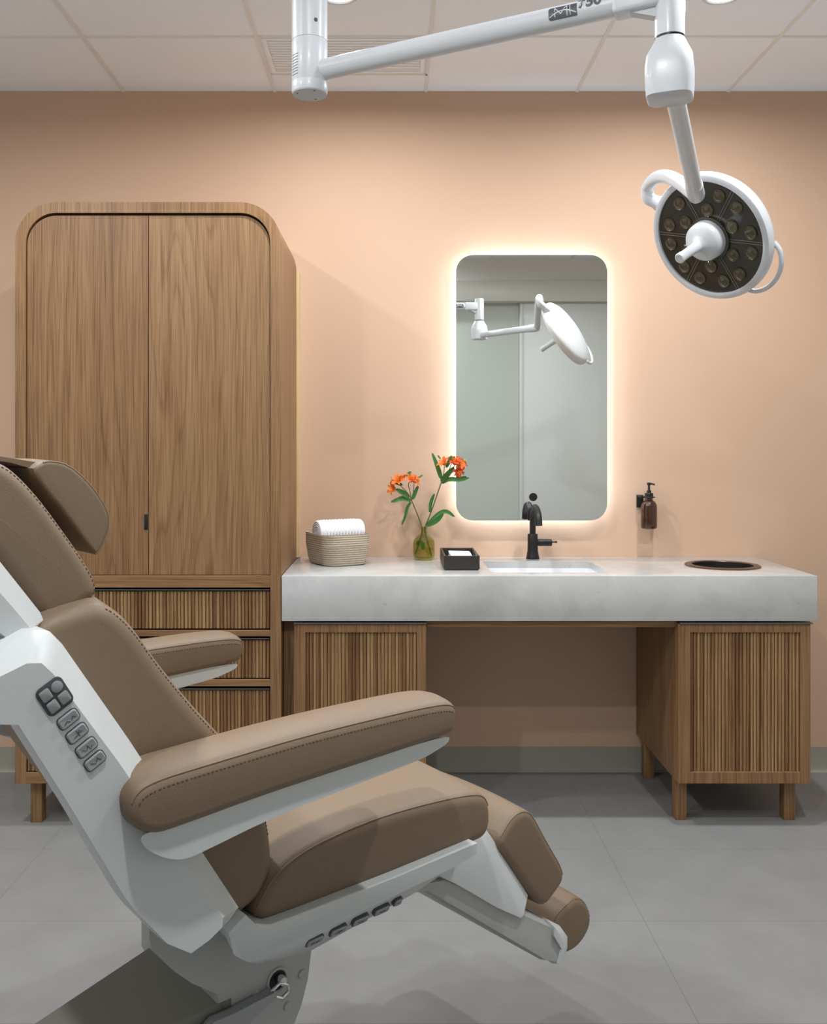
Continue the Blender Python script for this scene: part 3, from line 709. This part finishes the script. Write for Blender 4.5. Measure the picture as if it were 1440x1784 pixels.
bevel_all(bmg, .003)
bmesh.ops.transform(bmg, matrix=Matrix.Translation(PB) @ Matrix.Rotation(math.atan2(dA.y, dA.x), 4, 'Z'), verts=bmg.verts)
LP('gusset', bmg, M['grey_white'])
# markings wrapped round the tube, one on each side of the arm
def on_arm(s, h, side, lift=.0004):
    ang = h/ra; n_ = nz*side; up = dA.cross(n_)*side
    if up.z < 0: up = -up
    return PA+dA*s+(n_*math.cos(ang)+up*math.sin(ang))*(ra+lift)
def wrapped_mesh(polys, side, s0, lift):
    bm = bmesh.new()
    for P in polys: bm.faces.new([bm.verts.new((x, y, 0)) for x, y in P])
    bmesh.ops.triangulate(bm, faces=bm.faces[:])
    bmesh.ops.subdivide_edges(bm, edges=bm.edges[:], cuts=3, use_grid_fill=True)
    for v in bm.verts: v.co = on_arm(s0+side*v.co.x, v.co.y, side, lift)
    return bm
def text_mesh(txt, size, side, s0, lift):
    cu = bpy.data.curves.new('t', 'FONT'); cu.body = txt; cu.size = size; cu.align_x = 'LEFT'; cu.offset = .0011; cu.space_character = .98
    to = bpy.data.objects.new('t', cu); COL.objects.link(to); bpy.context.view_layer.update()
    me = to.to_mesh(); bm = bmesh.new(); bm.from_mesh(me); to.to_mesh_clear(); bpy.data.objects.remove(to)
    bmesh.ops.triangulate(bm, faces=bm.faces[:])
    bmesh.ops.subdivide_edges(bm, edges=[e for e in bm.edges if e.calc_length() > .004], cuts=2)
    for v in bm.verts: v.co = on_arm(s0+side*v.co.x*1.0, v.co.y, side, lift)
    return bm
for side, s0 in ((1, .538), (-1, .648)):
    b = rrect(0, .0560, -.0125, .0135, .005, .001, .001, .005, n=4)
    bd = LP('badge', wrapped_mesh([b], side, s0, .0004), M['ink'])
    st = []
    def bar(xa, ya, xb, yb_, w):
        d = Vector((xb-xa, yb_-ya)).normalized(); nn = Vector((-d.y, d.x))*w/2
        st.append([(xa+nn.x, ya+nn.y), (xa-nn.x, ya-nn.y), (xb-nn.x, yb_-nn.y), (xb+nn.x, yb_+nn.y)])
    for q in ((.0125, -.0075, .0125, -.001), (.0125, .003, .0125, .011), (.0125, .011, .024, -.003), (.024, -.003, .035, .011), (.0365, .012, .0365, -.0085), (.0425, .012, .0425, -.0085)): bar(*q, .0016)
    pr_ = None
    for k in range(11):
        t = k/10; p_ = (.002+.052*t, -.0105+.0135*math.sin(PI*(.1+.8*t)))
        if pr_: bar(*pr_, *p_, .0018)
        pr_ = p_
    LP('emblem', wrapped_mesh(st, side, s0, .0008), M['white'], bd)
    LP('lettering', text_mesh('750', .031, side, s0+side*.0575, .0005), M['ink'], bd)
    for v in (): pass
# drop post, hub, spring arm
px_, py_ = .523, 1.76
LP('drop_post', lathe(bmesh.new(), [(.0277, 2.0805), (.0277, 2.205), (.024, 2.212), (.001, 2.213)], (px_, py_, 0), seg=40), M['white'])
LP('joint_ring', lathe(bmesh.new(), [(.0268, 2.076), (.0268, 2.081)], (px_, py_, 0), seg=40), M['black'])
Q0 = Vector((.556, 1.83, 1.986)); Q1 = Vector((.776, 2.385, 1.955)); ang = math.atan2(Q1.y-Q0.y, Q1.x-Q0.x)
rings = []
for z, hu, hv, ex, dx in ((1.962, .036, .039, .55, 0), (1.965, .0405, .042, .5, 0), (1.99, .043, .0445, .5, 0), (2.02, .0435, .0445, .5, 0), (2.045, .038, .042, .6, 0), (2.062, .031, .034, .8, 0), (2.076, .0277, .0277, 1, 0)):
    r_ = []
    for k in range(40):
        a = 2*PI*k/40; c, s = math.cos(a), math.sin(a)
        x = hu*abs(c)**ex*(1 if c >= 0 else -1); y = hv*abs(s)**ex*(1 if s >= 0 else -1)
        r_.append((px_+x*math.cos(ang)-y*math.sin(ang), py_+x*math.sin(ang)+y*math.cos(ang), z))
    rings.append(r_)
LP('pivot_hub', loft(bmesh.new(), rings), M['white'])
bm = tube(bmesh.new(), [Q0-(Q1-Q0)*.06, Q0, Q1-(Q1-Q0)*.12], [.019, .0185, .0195], 24)
LP('spring_arm', bm, M['white'])
dS = (Q1-Q0).normalized()
bm = lathe(bmesh.new(), [(.0195, -.075), (.0215, -.073), (.022, 0), (.0205, .014), (.013, .021), (.001, .023)], Q1, dS, seg=32)
LP('arm_elbow', bm, M['white'])
# lamp head
FC = Vector((.882, 2.6, 1.889)); N = Vector((-.73, -.475, -.49)).normalized()
dn = (Vector((0, 0, -1))-N*Vector((0, 0, -1)).dot(N)).normalized(); sd_ = N.cross(dn).normalized()
def hp(a, r, h=0): return FC+(dn*math.cos(a)+sd_*math.sin(a))*r+N*h
head = LP('lamp_head', lathe(bmesh.new(), [(.001, -.062), (.06, -.060), (.12, -.053), (.165, -.040), (.180, -.030), (.1845, -.020), (.1845, -.006), (.181, .002), (.172, .005), (.1645, .003), (.1645, -.004)], FC, N, seg=72, capt=False), M['white'])
LP('lamp_face', lathe(bmesh.new(), [(.1646, -.003), (.001, -.003)], FC, N, seg=72, capb=False), M['smoke'], head)
bm = bmesh.new()
for k in range(6):
    a = PI/6+k*PI/3-.30
    for da in (-.0035, .0035):
        tube(bm, [hp(a+da/.06, .055, -.002), hp(a+da/.16, .163, -.002)], .0011, 6)
LP('sector_ribs', bm, M['smoke2'], head)
for k in range(6):
    a = k*PI/3-.30
    for da, r in ((0, .083), (.30, .130), (-.30, .130)):
        c = hp(a+da, r, -.0025)
        b1 = lathe(bmesh.new(), [(.0185, 0), (.0192, .002), (.0185, .0035), (.0165, .002), (.012, .0012), (.007, .001), (.001, .001)], c, N, seg=24, capb=False, capt=False)
        ls = LP('lens', b1, M['lens_dark'], head)
        LP('lens_dome', lathe(bmesh.new(), [(.0168, .002), (.0155, .0052), (.012, .0078), (.006, .0093), (.0008, .0098)], c, N, seg=20, capb=False), M['lens_glass'], ls)
hub = LP('centre_hub', lathe(bmesh.new(), [(.056, -.002), (.0555, .018), (.054, .03), (.050, .036), (.044, .040), (.03, .048), (.019, .053), (.016, .058)], FC, N, seg=48), M['white'], head)
LP('hub_collar', lathe(bmesh.new(), [(.064, -.002), (.064, .004), (.058, .0055), (.0555, .0055)], FC, N, seg=48), M['smoke'], head)
LP('sterile_handle', lathe(bmesh.new(), [(.016, .056), (.0145, .07), (.0135, .118), (.0145, .128), (.0145, .140), (.0125, .143), (.0085, .1435), (.0085, .142), (.001, .142)], FC, N, seg=28), M['white'], head)
def angle_of(p):
    d = p-FC; return math.atan2(d.dot(sd_), d.dot(dn))
aa = angle_of(Vector((.765, 2.74, 2.06)))
att = hp(aa, .170, -.030); att2 = hp(aa, .206, -.026)
pts = smooth_path([Q1+dS*.004, Q1+Vector((.000, .030, .012)), Vector((.768, 2.47, 2.005)), Vector((.758, 2.56, 2.052)), Vector((.748, 2.64, 2.074)), Vector((.740, 2.71, 2.066)), att2+(att2-att)*.7, att2, att], 3)
LP('gooseneck', tube(bmesh.new(), pts, .0185, 24), M['white'])
LP('neck_collar', tube(bmesh.new(), [hp(aa, .176, -.030), hp(aa, .197, -.0265)], .0215, 24), M['white'], head)
ag = aa+PI-.10
pts = []
for k in range(13):
    t = k/12; a = ag-.50+1.0*t; pts.append(hp(a, .178+.034*math.sin(PI*t)**.55, -.028))
LP('grab_handle', tube(bmesh.new(), smooth_path(pts, 1), .0068, 12), M['white'], head)
bm = bmesh.new()
for k in range(9):
    pass
ring_ = [hp(math.radians(-95)+math.radians(38)*j/8, .0563, .010) for j in range(9)]+[hp(math.radians(-57)-math.radians(38)*j/8, .0560, .026) for j in range(9)]
tube(bm, ring_, .0006, 6, closed=True)
for j in range(4):
    lathe(bm, [(.0005, .0568), (.0016, .0568), (.0016, .055)], FC+N*.018, (dn*math.cos(math.radians(-87+8*j))+sd_*math.sin(math.radians(-87+8*j))), seg=8)
LP('hub_keypad', bm, M['key_rim'], hub)

# ------------------------------------------------------------------ treatment chair (local frame: x forward, y to the sitter's left, z up)
CH0 = (-.408, 1.453, 0); CRZ = math.radians(40)
chair = thing('treatment_chair', 'taupe upholstered power treatment chair with white shell, reclined, in the left foreground', 'treatment chair', CH0, CRZ)
def chaikin(P, it=2):
    P = [Vector(p) for p in P]
    for _ in range(it):
        q = []
        for i in range(len(P)):
            a, b = P[i], P[(i+1) % len(P)]; q += [a*.75+b*.25, a*.25+b*.75]
        P = q
    return P
def area(P): return sum(P[i-1].x*P[i].y-P[i].x*P[i-1].y for i in range(len(P)))/2
def normals(P):
    s = 1 if area(P) > 0 else -1; out = []
    for i in range(len(P)):
        t = (P[(i+1) % len(P)]-P[i-1]).normalized(); out.append(Vector((t.y, -t.x))*s)
    return out
def inset(P, Nn, d):
    """offset a closed outline inwards; folded corners collapse to a point"""
    Q = [p-n*d for p, n in zip(P, Nn)]; n_ = len(P)
    for _ in range(60):
        bad = [i for i in range(n_) if (Q[(i+1) % n_]-Q[i]).dot(P[(i+1) % n_]-P[i]) < -1e-12]
        if not bad: break
        for i in bad:
            m_ = (Q[i]+Q[(i+1) % n_])/2; Q[i] = m_.copy(); Q[(i+1) % n_] = m_.copy()
    return Q
def pad(name, poly, w0, w1, r, mat, parent, crown=0, cdir=None, it=2, seam=None, style='piping', nw=10):
    """upholstered pad: side profile in (u,z), rounded over at both sides, crowned across its width"""
    P = chaikin(poly, it); Nn = normals(P); rings = []; hw = (w1-w0)/2; wm = (w0+w1)/2
    cd = Vector(cdir).normalized() if cdir else None; K = 6
    secs = [(w0+r*(1-math.cos(PI/2*k/K)), r*(1-math.sin(PI/2*k/K))) for k in range(K+1)]
    mids = [(w0+r+(w1-w0-2*r)*j/nw, 0) for j in range(1, nw)]
    for w, ins in secs+mids+[(w0+w1-w, ins) for w, ins in secs[::-1]]:
        cf = max(0, 1-((w-wm)/hw)**2)
        Q = inset(P, Nn, ins)
        rings.append([(q.x+(n_.x*crown*cf*max(0, n_.dot(cd)) if cd else 0), w, q.y+(n_.y*crown*cf*max(0, n_.dot(cd)) if cd else 0)) for q, n_ in zip(Q, Nn)])
    o = obj(name, loft(bmesh.new(), rings), mat, parent, 50)
    if not seam: return o
    n_ = len(P); ok = [seam(P[i], Nn[i]) for i in range(n_)]; best = []
    if all(ok): best = list(range(n_))+[0]
    else:
        st = ok.index(False); run = []
        for k in range(1, n_+1):
            i = (st+k) % n_
            if ok[i]: run.append(i)
            else:
                if len(run) > len(best): best = run
                run = []
        if len(run) > len(best): best = run
    def line(th, lift):
        ins = r*(1-math.sin(th))-lift*math.sin(th); wp = w0+r*(1-math.cos(th))-lift*math.cos(th); Q = inset(P, Nn, r*(1-math.sin(th)))
        out = []
        for i in best:
            cf = max(0, 1-((wp-wm)/hw)**2)*crown*(max(0, Nn[i].dot(cd)) if cd else 0)
            q = Q[i]+Nn[i]*(cf+lift*math.sin(th)); out.append(Vector((q.x, wp, q.y)))
        return out
    def dashes(pts, nm='stitching'):
        bm = bmesh.new(); step = .0058; pos = 0; acc = 0
        for a, b in zip(pts, pts[1:]):
            L_ = (b-a).length
            if L_ < 1e-6: continue
            while acc+L_ > pos+step*.3:
                t0_ = max(0, (pos-acc)/L_); t1_ = min(1, (pos+step*.55-acc)/L_)
                if t1_ > t0_: tube(bm, [a.lerp(b, t0_), a.lerp(b, t1_)], .00085, 5)
                pos += step
            acc += L_
        obj(nm, bm, M['stitch'], o)
    if style in ('piping', 'both'): obj('piping', tube(bmesh.new(), line(PI*.30, .0002), .0013, 8), M['piping'], o)
    if style == 'both': dashes(line(PI*.10, .0001))
    if style == 'stitch': dashes(line(PI*.30, .0001))
    return o
def shell(name, A, B, wA, wB, mat, parent, bev=.004, both=True):
    """two-step body: inset face A at the outside, full outline B a little further in, mirrored across the width"""
    if both: rings = [[(u, w, z) for u, z in P] for P, w in ((A, -wA), (B, -wB), (B, wB), (A, wA))]
    else: rings = [[(u, w, z) for u, z in P] for P, w in ((A, wA), (B, wB))]
    bm = loft(bmesh.new(), rings)
    if bev: bevel_all(bm, bev, 3, 25)
    return obj(name, bm, mat, parent, 40)

# seat
seat = pad('seat_cushion', [(.060, .652), (.066, .672), (.092, .702), (.138, .722), (.211, .732), (.300, .736), (.420, .730), (.497, .721), (.520, .708), (.528, .685), (.526, .655), (.512, .640), (.490, .638), (.300, .638), (.078, .637)],
    -.27, .27, .018, M['leather'], chair, crown=.018, cdir=(0, 1), seam=lambda p, n: n.y > .25 or (n.x < -.3 and p.y > .66))
# seat base with angled lower faces
top_l = [(.004, .660), (.030, .676), (.050, .652), (.073, .646), (.30, .6475), (.47, .652), (.468, .634)]
A = top_l+[(.40, .626), (.127, .612), (.03, .613), (.012, .628)]
B = top_l+[(.44, .618), (.35, .599), (.145, .5765), (.06, .590), (.010, .613)]
sb = shell('seat_base', A, B, .290, .270, M['shell'], chair, .0025)
nrm = Vector((0, -.87, -.49))
def key(parent, c, ex, ey, ez, hx, hy, rim=.0016, th=.003, mat='key', name='control_button'):
    """rounded key: ex, ey span the face, ez points out"""
    c = Vector(c); ex = Vector(ex).normalized(); ez = Vector(ez).normalized(); ey = ez.cross(ex).normalized(); ex = ey.cross(ez).normalized()
    def rg(s, h): 
        r = min(hx, hy)*.55
        return [c+ex*x+ey*y+ez*h for x, y in rrect(-hx-s, hx+s, -hy-s, hy+s, r+s, r+s, r+s, r+s, n=4)]
    k_ = obj(name, loft(bmesh.new(), [rg(0, -.004), rg(0, th*.6), rg(-.0015, th), rg(-.004, th*.9)]), M[mat], parent, 40)
    obj('button_rim', loft(bmesh.new(), [rg(rim, -.004), rg(rim, .0008), rg(0, .0008), rg(0, -.004)], caps=False), M['key_rim'], k_, 30)
    return k_, lambda x, y, h=th: c+ex*x+ey*y+ez*h
def mark(k_, at, strokes, r=.0005, h=.0028):
    bm = bmesh.new()
    for s in strokes: tube(bm, [at(x, y, h) for x, y in s], r, 5)
    obj('symbol', bm, M['key_rim'], k_)
SYM = [[[(-.007, -.003), (-.003, .0), (.0, -.003)], [(.002, -.003), (.005, .001), (.008, -.002)]],
       [[(-.006, -.002), (0, -.001), (.004, .003)], [(0, .004), (.001, -.004)], [(.002, 0), (.006, 0)]],
       [[(-.006, .002), (-.002, -.002), (.001, .001)], [(.001, .003), (.003, -.004), (.006, -.001)]],
       [[(-.006, .002), (-.001, -.002), (.003, .001)], [(.003, .003), (.006, -.003)]]]
for i, u in enumerate((.149, .191, .232, .273, .305)):
    hx = .0135 if i < 4 else .007
    zk = (.597, .5975, .599, .601, .6035)[i]
    k_, at = key(sb, (u, -.2815, zk), (1, 0, .07), None, nrm, hx, .0060)
    if i < 4: mark(k_, at, SYM[i % 4])
# backrest cushion and shell
bc = pad('backrest_cushion', [(.055, .661), (.080, .674), (.095, .706), (.095, .737), (.086, .787), (.062, .845), (.028, .893), (.004, .920), (-.024, .952), (-.050, .985), (-.080, 1.024), (-.105, 1.062), (-.128, 1.090), (-.152, 1.108), (-.172, 1.110), (-.232, 1.097), (-.258, 1.068), (-.190, .945), (-.066, .748), (.010, .648)],
    -.26, .26, .020, M['leather'], chair, crown=.020, cdir=(.82, .57), seam=lambda p, n: n.x > .35 and p.y > .75, style='stitch')
B = [(-.345, 1.055), (-.258, 1.094), (-.236, 1.092), (-.222, 1.076), (-.140, .948), (-.060, .815), (.013, .695), (-.001, .682), (-.033, .673), (-.071, .673), (-.105, .698), (-.148, .752), (-.161, .772), (-.227, .897), (-.284, 1.000), (-.345, 1.010)]
A = [(-.345, 1.040), (-.272, 1.066), (-.256, 1.064), (-.243, 1.050), (-.166, .934), (-.086, .803), (-.027, .706), (-.028, .694), (-.046, .684), (-.072, .676), (-.104, .699), (-.145, .752), (-.158, .772), (-.224, .897), (-.281, 1.000), (-.345, 1.013)]
C = B[:8]+[(-.028, .690), (-.055, .692), (-.078, .725), (-.112, .768), (-.124, .790), (-.190, .908), (-.250, 1.004), (-.325, 1.035)]
bm = loft(bmesh.new(), [[(u, w, z) for u, z in Q] for Q, w in ((A, -.330), (B, -.300), (C, -.235))]); bevel_all(bm, .007, 3, 25)
bs = obj('backrest_shell', bm, M['shell'], chair, 40)
PNL = [(-.236, 1.088), (-.215, 1.060), (-.140, .945), (-.060, .815), (.010, .697), (-.005, .690), (-.085, .805), (-.163, .935), (-.245, 1.055)]
bm = loft(bmesh.new(), [[(u, w, z) for u, z in PNL] for w in (-.24, .285)]); bevel_all(bm, .004, 2, 30)
obj('back_panel', bm, M['shell'], chair, 40)
# control keys down the side of the backrest
row = Vector((.510, 0, -.860)); prp = Vector((.860, 0, .510)); out_ = Vector((0, -1, 0)); WK = -.330
kc = Vector((-.2415, WK, 1.0245))
kp = bmesh.new()
def rg2(c, hx, hy, r, h): return [c+prp*x+row*y+out_*h for x, y in rrect(-hx, hx, -hy, hy, r, r, r, r, n=5)]
pd = obj('keypad', loft(bmesh.new(), [rg2(kc, .0165, .0185, .007, -.004), rg2(kc, .0165, .0185, .007, .0012), rg2(kc, .0150, .0170, .006, .002)]), M['key_rim'], bs, 40)
for dx, dy, rd in ((-.0075, -.0080, 0), (.0072, -.0085, 1), (-.0072, .0080, 0), (.0075, .0075, 0)):
    c = kc+prp*dx+row*dy+out_*.002
    if rd: kk = obj('key', lathe(bmesh.new(), [(.0066, -.001), (.0066, .001), (.0055, .0016), (.001, .0018)], c, out_, seg=24), M['key'], pd)
    else:
        kk = obj('key', loft(bmesh.new(), [rg2(c, .0060, .0066, .002, -.001), rg2(c, .0060, .0066, .002, .0010), rg2(c, .0050, .0056, .002, .0016)]), M['key'], pd, 40)
        if True:
            bm = bmesh.new(); tube(bm, [c+prp*x+row*y+out_*.0017 for x, y in ((-.002, -.002), (.002, -.002), (.002, .002), (-.001, .002))], .0005, 5)
for i, (u, z) in enumerate(((-.227, .996), (-.217, .978), (-.206, .9595), (-.196, .942))):
    k_, at = key(bs, (u+.001, WK, z), prp, None, out_, .0120, .0070, rim=.0012)
    mark(k_, at, SYM[i])
# headrest shell, cushion, pillow with strap
B = [(-.420, 1.400), (-.378, 1.320), (-.290, 1.192), (-.228, 1.106), (-.224, 1.096), (-.232, 1.084), (-.256, 1.071), (-.271, 1.073), (-.300, 1.100), (-.380, 1.210), (-.470, 1.370)]
A = [(-.425, 1.375), (-.395, 1.310), (-.308, 1.172), (-.250, 1.096), (-.248, 1.091), (-.251, 1.086), (-.260, 1.080), (-.272, 1.083), (-.302, 1.110), (-.382, 1.220), (-.450, 1.360)]
B = [(u, z) for u, z in B if z < 1.33]; A = [(u, z) for u, z in A if z < 1.33]
shell('headrest_shell', A, B, .270, .245, M['shell'], chair, .005)
obj('headrest_bracket', Bx(-.33, -.255, -.10, .10, 1.045, 1.10, bev=.006), M['black'], chair)
pad('headrest_cushion', [(-.275, 1.289), (-.255, 1.281), (-.236, 1.263), (-.214, 1.237), (-.190, 1.203), (-.168, 1.171), (-.152, 1.145), (-.143, 1.124), (-.148, 1.109), (-.179, 1.090), (-.203, 1.079), (-.213, 1.085), (-.268, 1.168), (-.335, 1.255), (-.320, 1.280)],
    -.22, .22, .018, M['leather'], chair, crown=.006, cdir=(.82, .57), seam=lambda p, n: n.x > .2 and p.y > 1.11, style='stitch')
hpil = pad('head_pillow', [(-.197, 1.274), (-.186, 1.284), (-.170, 1.287), (-.146, 1.281), (-.122, 1.260), (-.103, 1.236), (-.091, 1.214), (-.089, 1.194), (-.097, 1.170), (-.107, 1.155), (-.114, 1.158), (-.155, 1.217), (-.180, 1.247)],
    -.125, .125, .006, M['leather'], chair, it=1, crown=.004, cdir=(.8, .6), seam=lambda p, n: n.x > -.4)
bm = prism(bmesh.new(), [(-.180, 1.284), (-.215, 1.290), (-.275, 1.300), (-.315, 1.288), (-.320, 1.280), (-.275, 1.2935), (-.215, 1.284), (-.190, 1.276)], lambda u, z: (u, -.10, z), lambda u, z: (u, .10, z))
obj('pillow_strap', bevel_all(bm, .002, 2), M['leather'], hpil, 40)
# armrests
PADP = [(-.132, .847), (-.155, .858), (-.166, .878), (-.160, .900), (-.135, .911), (-.060, .915), (.067, .921), (.180, .922), (.300, .921), (.348, .917), (.362, .905), (.354, .873), (.338, .870), (.196, .8635), (.028, .857), (-.110, .8465)]
TRAY = [(-.150, .852), (-.146, .836), (-.123, .817), (-.094, .805), (-.062, .809), (.031, .8245), (.180, .836), (.292, .8445), (.318, .850), (.347, .858), (.348, .870), (.196, .866), (.028, .860), (-.110, .849)]
TRAYB = [(-.140, .852), (-.130, .826), (-.108, .806), (-.080, .795), (-.050, .803), (.04, .8185), (.186, .830), (.286, .8385), (.312, .846), (.338, .860), (.338, .868), (.196, .864), (.028, .858), (-.110, .848)]
for s in (-1, 1):
    wa, wb_ = sorted((s*.360, s*.262))
    ap = pad('armrest', PADP, wa, wb_, .013, M['leather'], chair, it=2, crown=.010, cdir=(0, 1), seam=lambda p, n: n.y > .2, style='both', nw=6)
    rings = [[(p.x, w, p.y) for p in chaikin(P, 2)] for P, w in ((TRAY, s*.352), (TRAYB, s*.330), (TRAYB, s*.285), (TRAY, s*.270))]
    obj('armrest_tray', loft(bmesh.new(), rings), M['shell'], ap, 35)
# calf rest
pad('calf_cushion', [(.612, .576), (.632, .600), (.655, .618), (.680, .624), (.704, .617), (.722, .596), (.740, .568), (.768, .527), (.797, .487), (.806, .458), (.775, .437), (.741, .420), (.700, .466), (.650, .532)],
    -.20, .20, .014, M['leather'], chair, crown=.012, cdir=(.75, .65), seam=lambda p, n: n.y > .05 and n.x > -.8)
obj('calf_hinge_pad', bevel_all(prism(bmesh.new(), [(.520, .640), (.525, .668), (.560, .668), (.610, .620), (.600, .590), (.56, .60)], lambda u, z: (u, -.18, z), lambda u, z: (u, .18, z)), .010, 4), M['leather'], chair, 45)
B = [(.43, .622), (.548, .632), (.585, .622), (.610, .590), (.708, .455), (.666, .430), (.600, .468), (.500, .540), (.43, .585)]
A = [(.43, .610), (.530, .612), (.562, .600), (.585, .570), (.672, .438), (.664, .434), (.600, .474), (.500, .546), (.43, .592)]
shell('calf_shell', A, B, .210, .188, M['shell'], chair, .003)
# foot slide and pad
B = [(.39, .575), (.477, .566), (.758, .392), (.790, .368), (.812, .340), (.812, .321), (.786, .302), (.742, .321), (.436, .548), (.39, .56)]
A = [(.39, .572), (.477, .558), (.752, .386), (.776, .362), (.790, .338), (.790, .325), (.780, .309), (.742, .326), (.436, .553), (.39, .562)]
shell('foot_slide', A, B, .205, .188, M['shell_grey'], chair, .003)
EB = [(.752, .398), (.792, .372), (.816, .342), (.816, .319), (.786, .299), (.770, .306), (.782, .335), (.755, .372)]
EA = [(.760, .385), (.778, .364), (.793, .339), (.793, .324), (.781, .307), (.772, .311), (.782, .335), (.758, .370)]
shell('slide_end_cap', EA, EB, .2090, .1945, M['shell'], chair, .002)
pad('foot_cushion', [(.842, .285), (.818, .310), (.800, .345), (.815, .372), (.850, .384), (.876, .390), (.905, .376), (.922, .350), (.928, .325), (.912, .300), (.880, .284)],
    -.17, .17, .014, M['leather'], chair, crown=.008, cdir=(.7, .7), seam=lambda p, n: n.y > .1 or n.x < -.6, style='stitch')
# lift column, rear beam, pedestal
P = [(-.066, .665), (-.066, .640), (-.062, .622), (-.030, .583), (-.003, .556), (.038, .525), (.043, .500), (.048, .470), (.060, .440), (.100, .40), (.135, .40), (.165, .425), (.182, .455), (.194, .490), (.200, .530), (.205, .600), (.14, .66)]
def rearin(d): return [(max(u, -.075+d+(.03 if z < .6 else 0)) if u < .04+d and z > .40 else u, z) for u, z in P]
bm = loft(bmesh.new(), [[(u, w, z) for u, z in Q] for Q, w in ((P, -.200), (P, -.186), (rearin(.05), -.12), (rearin(.115), .02), (rearin(.125), .14))]); bevel_all(bm, .004, 2, 40)
lc = obj('lift_column', bm, M['shell_grey'], chair, 40)
bm = bmesh.new()
pv = [(.060, -.200, .512), (-.42, -.200, .500), (-.42, .0, .389), (.060, .0, .521)]
vs_ = [bm.verts.new(p) for p in pv]+[bm.verts.new((p[0], p[1], .16)) for p in pv]
bm.faces.new(vs_[:4]); bm.faces.new(vs_[4:][::-1])
for k in range(4): bm.faces.new((vs_[k], vs_[(k+1) % 4], vs_[4+(k+1) % 4], vs_[4+k]))
obj('rear_beam_cover', bm, M['shell_dark'], chair, 0)
bm = Bx(-.02, .15, -.16, .0, .055, .38, bev=.02); obj('pedestal', bm, M['shell_grey'], chair)
bm = Bx(-.36, .36, -.24, .24, 0, .056, bev=.02, seg=3); obj('base_plate', bm, M['shell_grey'], chair)
for u, z in ((.182, .502), (.156, .463), (.102, .500), (.022, .490)):
    obj('bolt_cover', lathe(bmesh.new(), [(.0068, -.002), (.0068, .0018), (.0058, .003), (.001, .0034)], (u, -.200, z), (0, -1, 0), seg=20), M['shell_grey'], lc, 40)
# pedal lever with its chrome link
PL = [(-.010, .478), (.012, .497), (.021, .503), (.054, .5025), (.085, .5045), (.120, .5065), (.124, .4985), (.094, .487), (.068, .474), (.052, .455), (.010, .446)]
lv = obj('release_pedal', bevel_all(prism(bmesh.new(), PL, lambda u, z: (u, -.206, z), lambda u, z: (u, -.222, z)), .003, 2, 20), M['lever'], lc, 40)
bm = bmesh.new(); tube(bm, [(.119, -.214, .505), (.134, -.214, .512), (.147, -.214, .505), (.150, -.214, .494), (.138, -.214, .488), (.124, -.214, .496)], .0028, 8, closed=True)
lathe(bm, [(.001, .012), (.006, .012), (.007, .009), (.007, 0)], (.140, -.203, .512), (0, -1, 0), seg=18)
obj('chrome_link', bm, M['chrome'], lv, 45)
bm = lathe(bmesh.new(), [(.0155, 0), (.0155, .0012), (.001, .0012)], (.138, -.200, .509), (0, -1, 0), seg=28); obj('link_hole_shade', bm, M['hole'], lc)  # flat black disc on the column; the hole's shade is put into its colour
bm = bmesh.new(); tube(bm, [(.138+.0168*math.cos(2*PI*k/28), -.201, .509+.0168*math.sin(2*PI*k/28)) for k in range(28)], .0022, 8, closed=True); obj('recess_ring', bm, M['shell_grey'], lc)
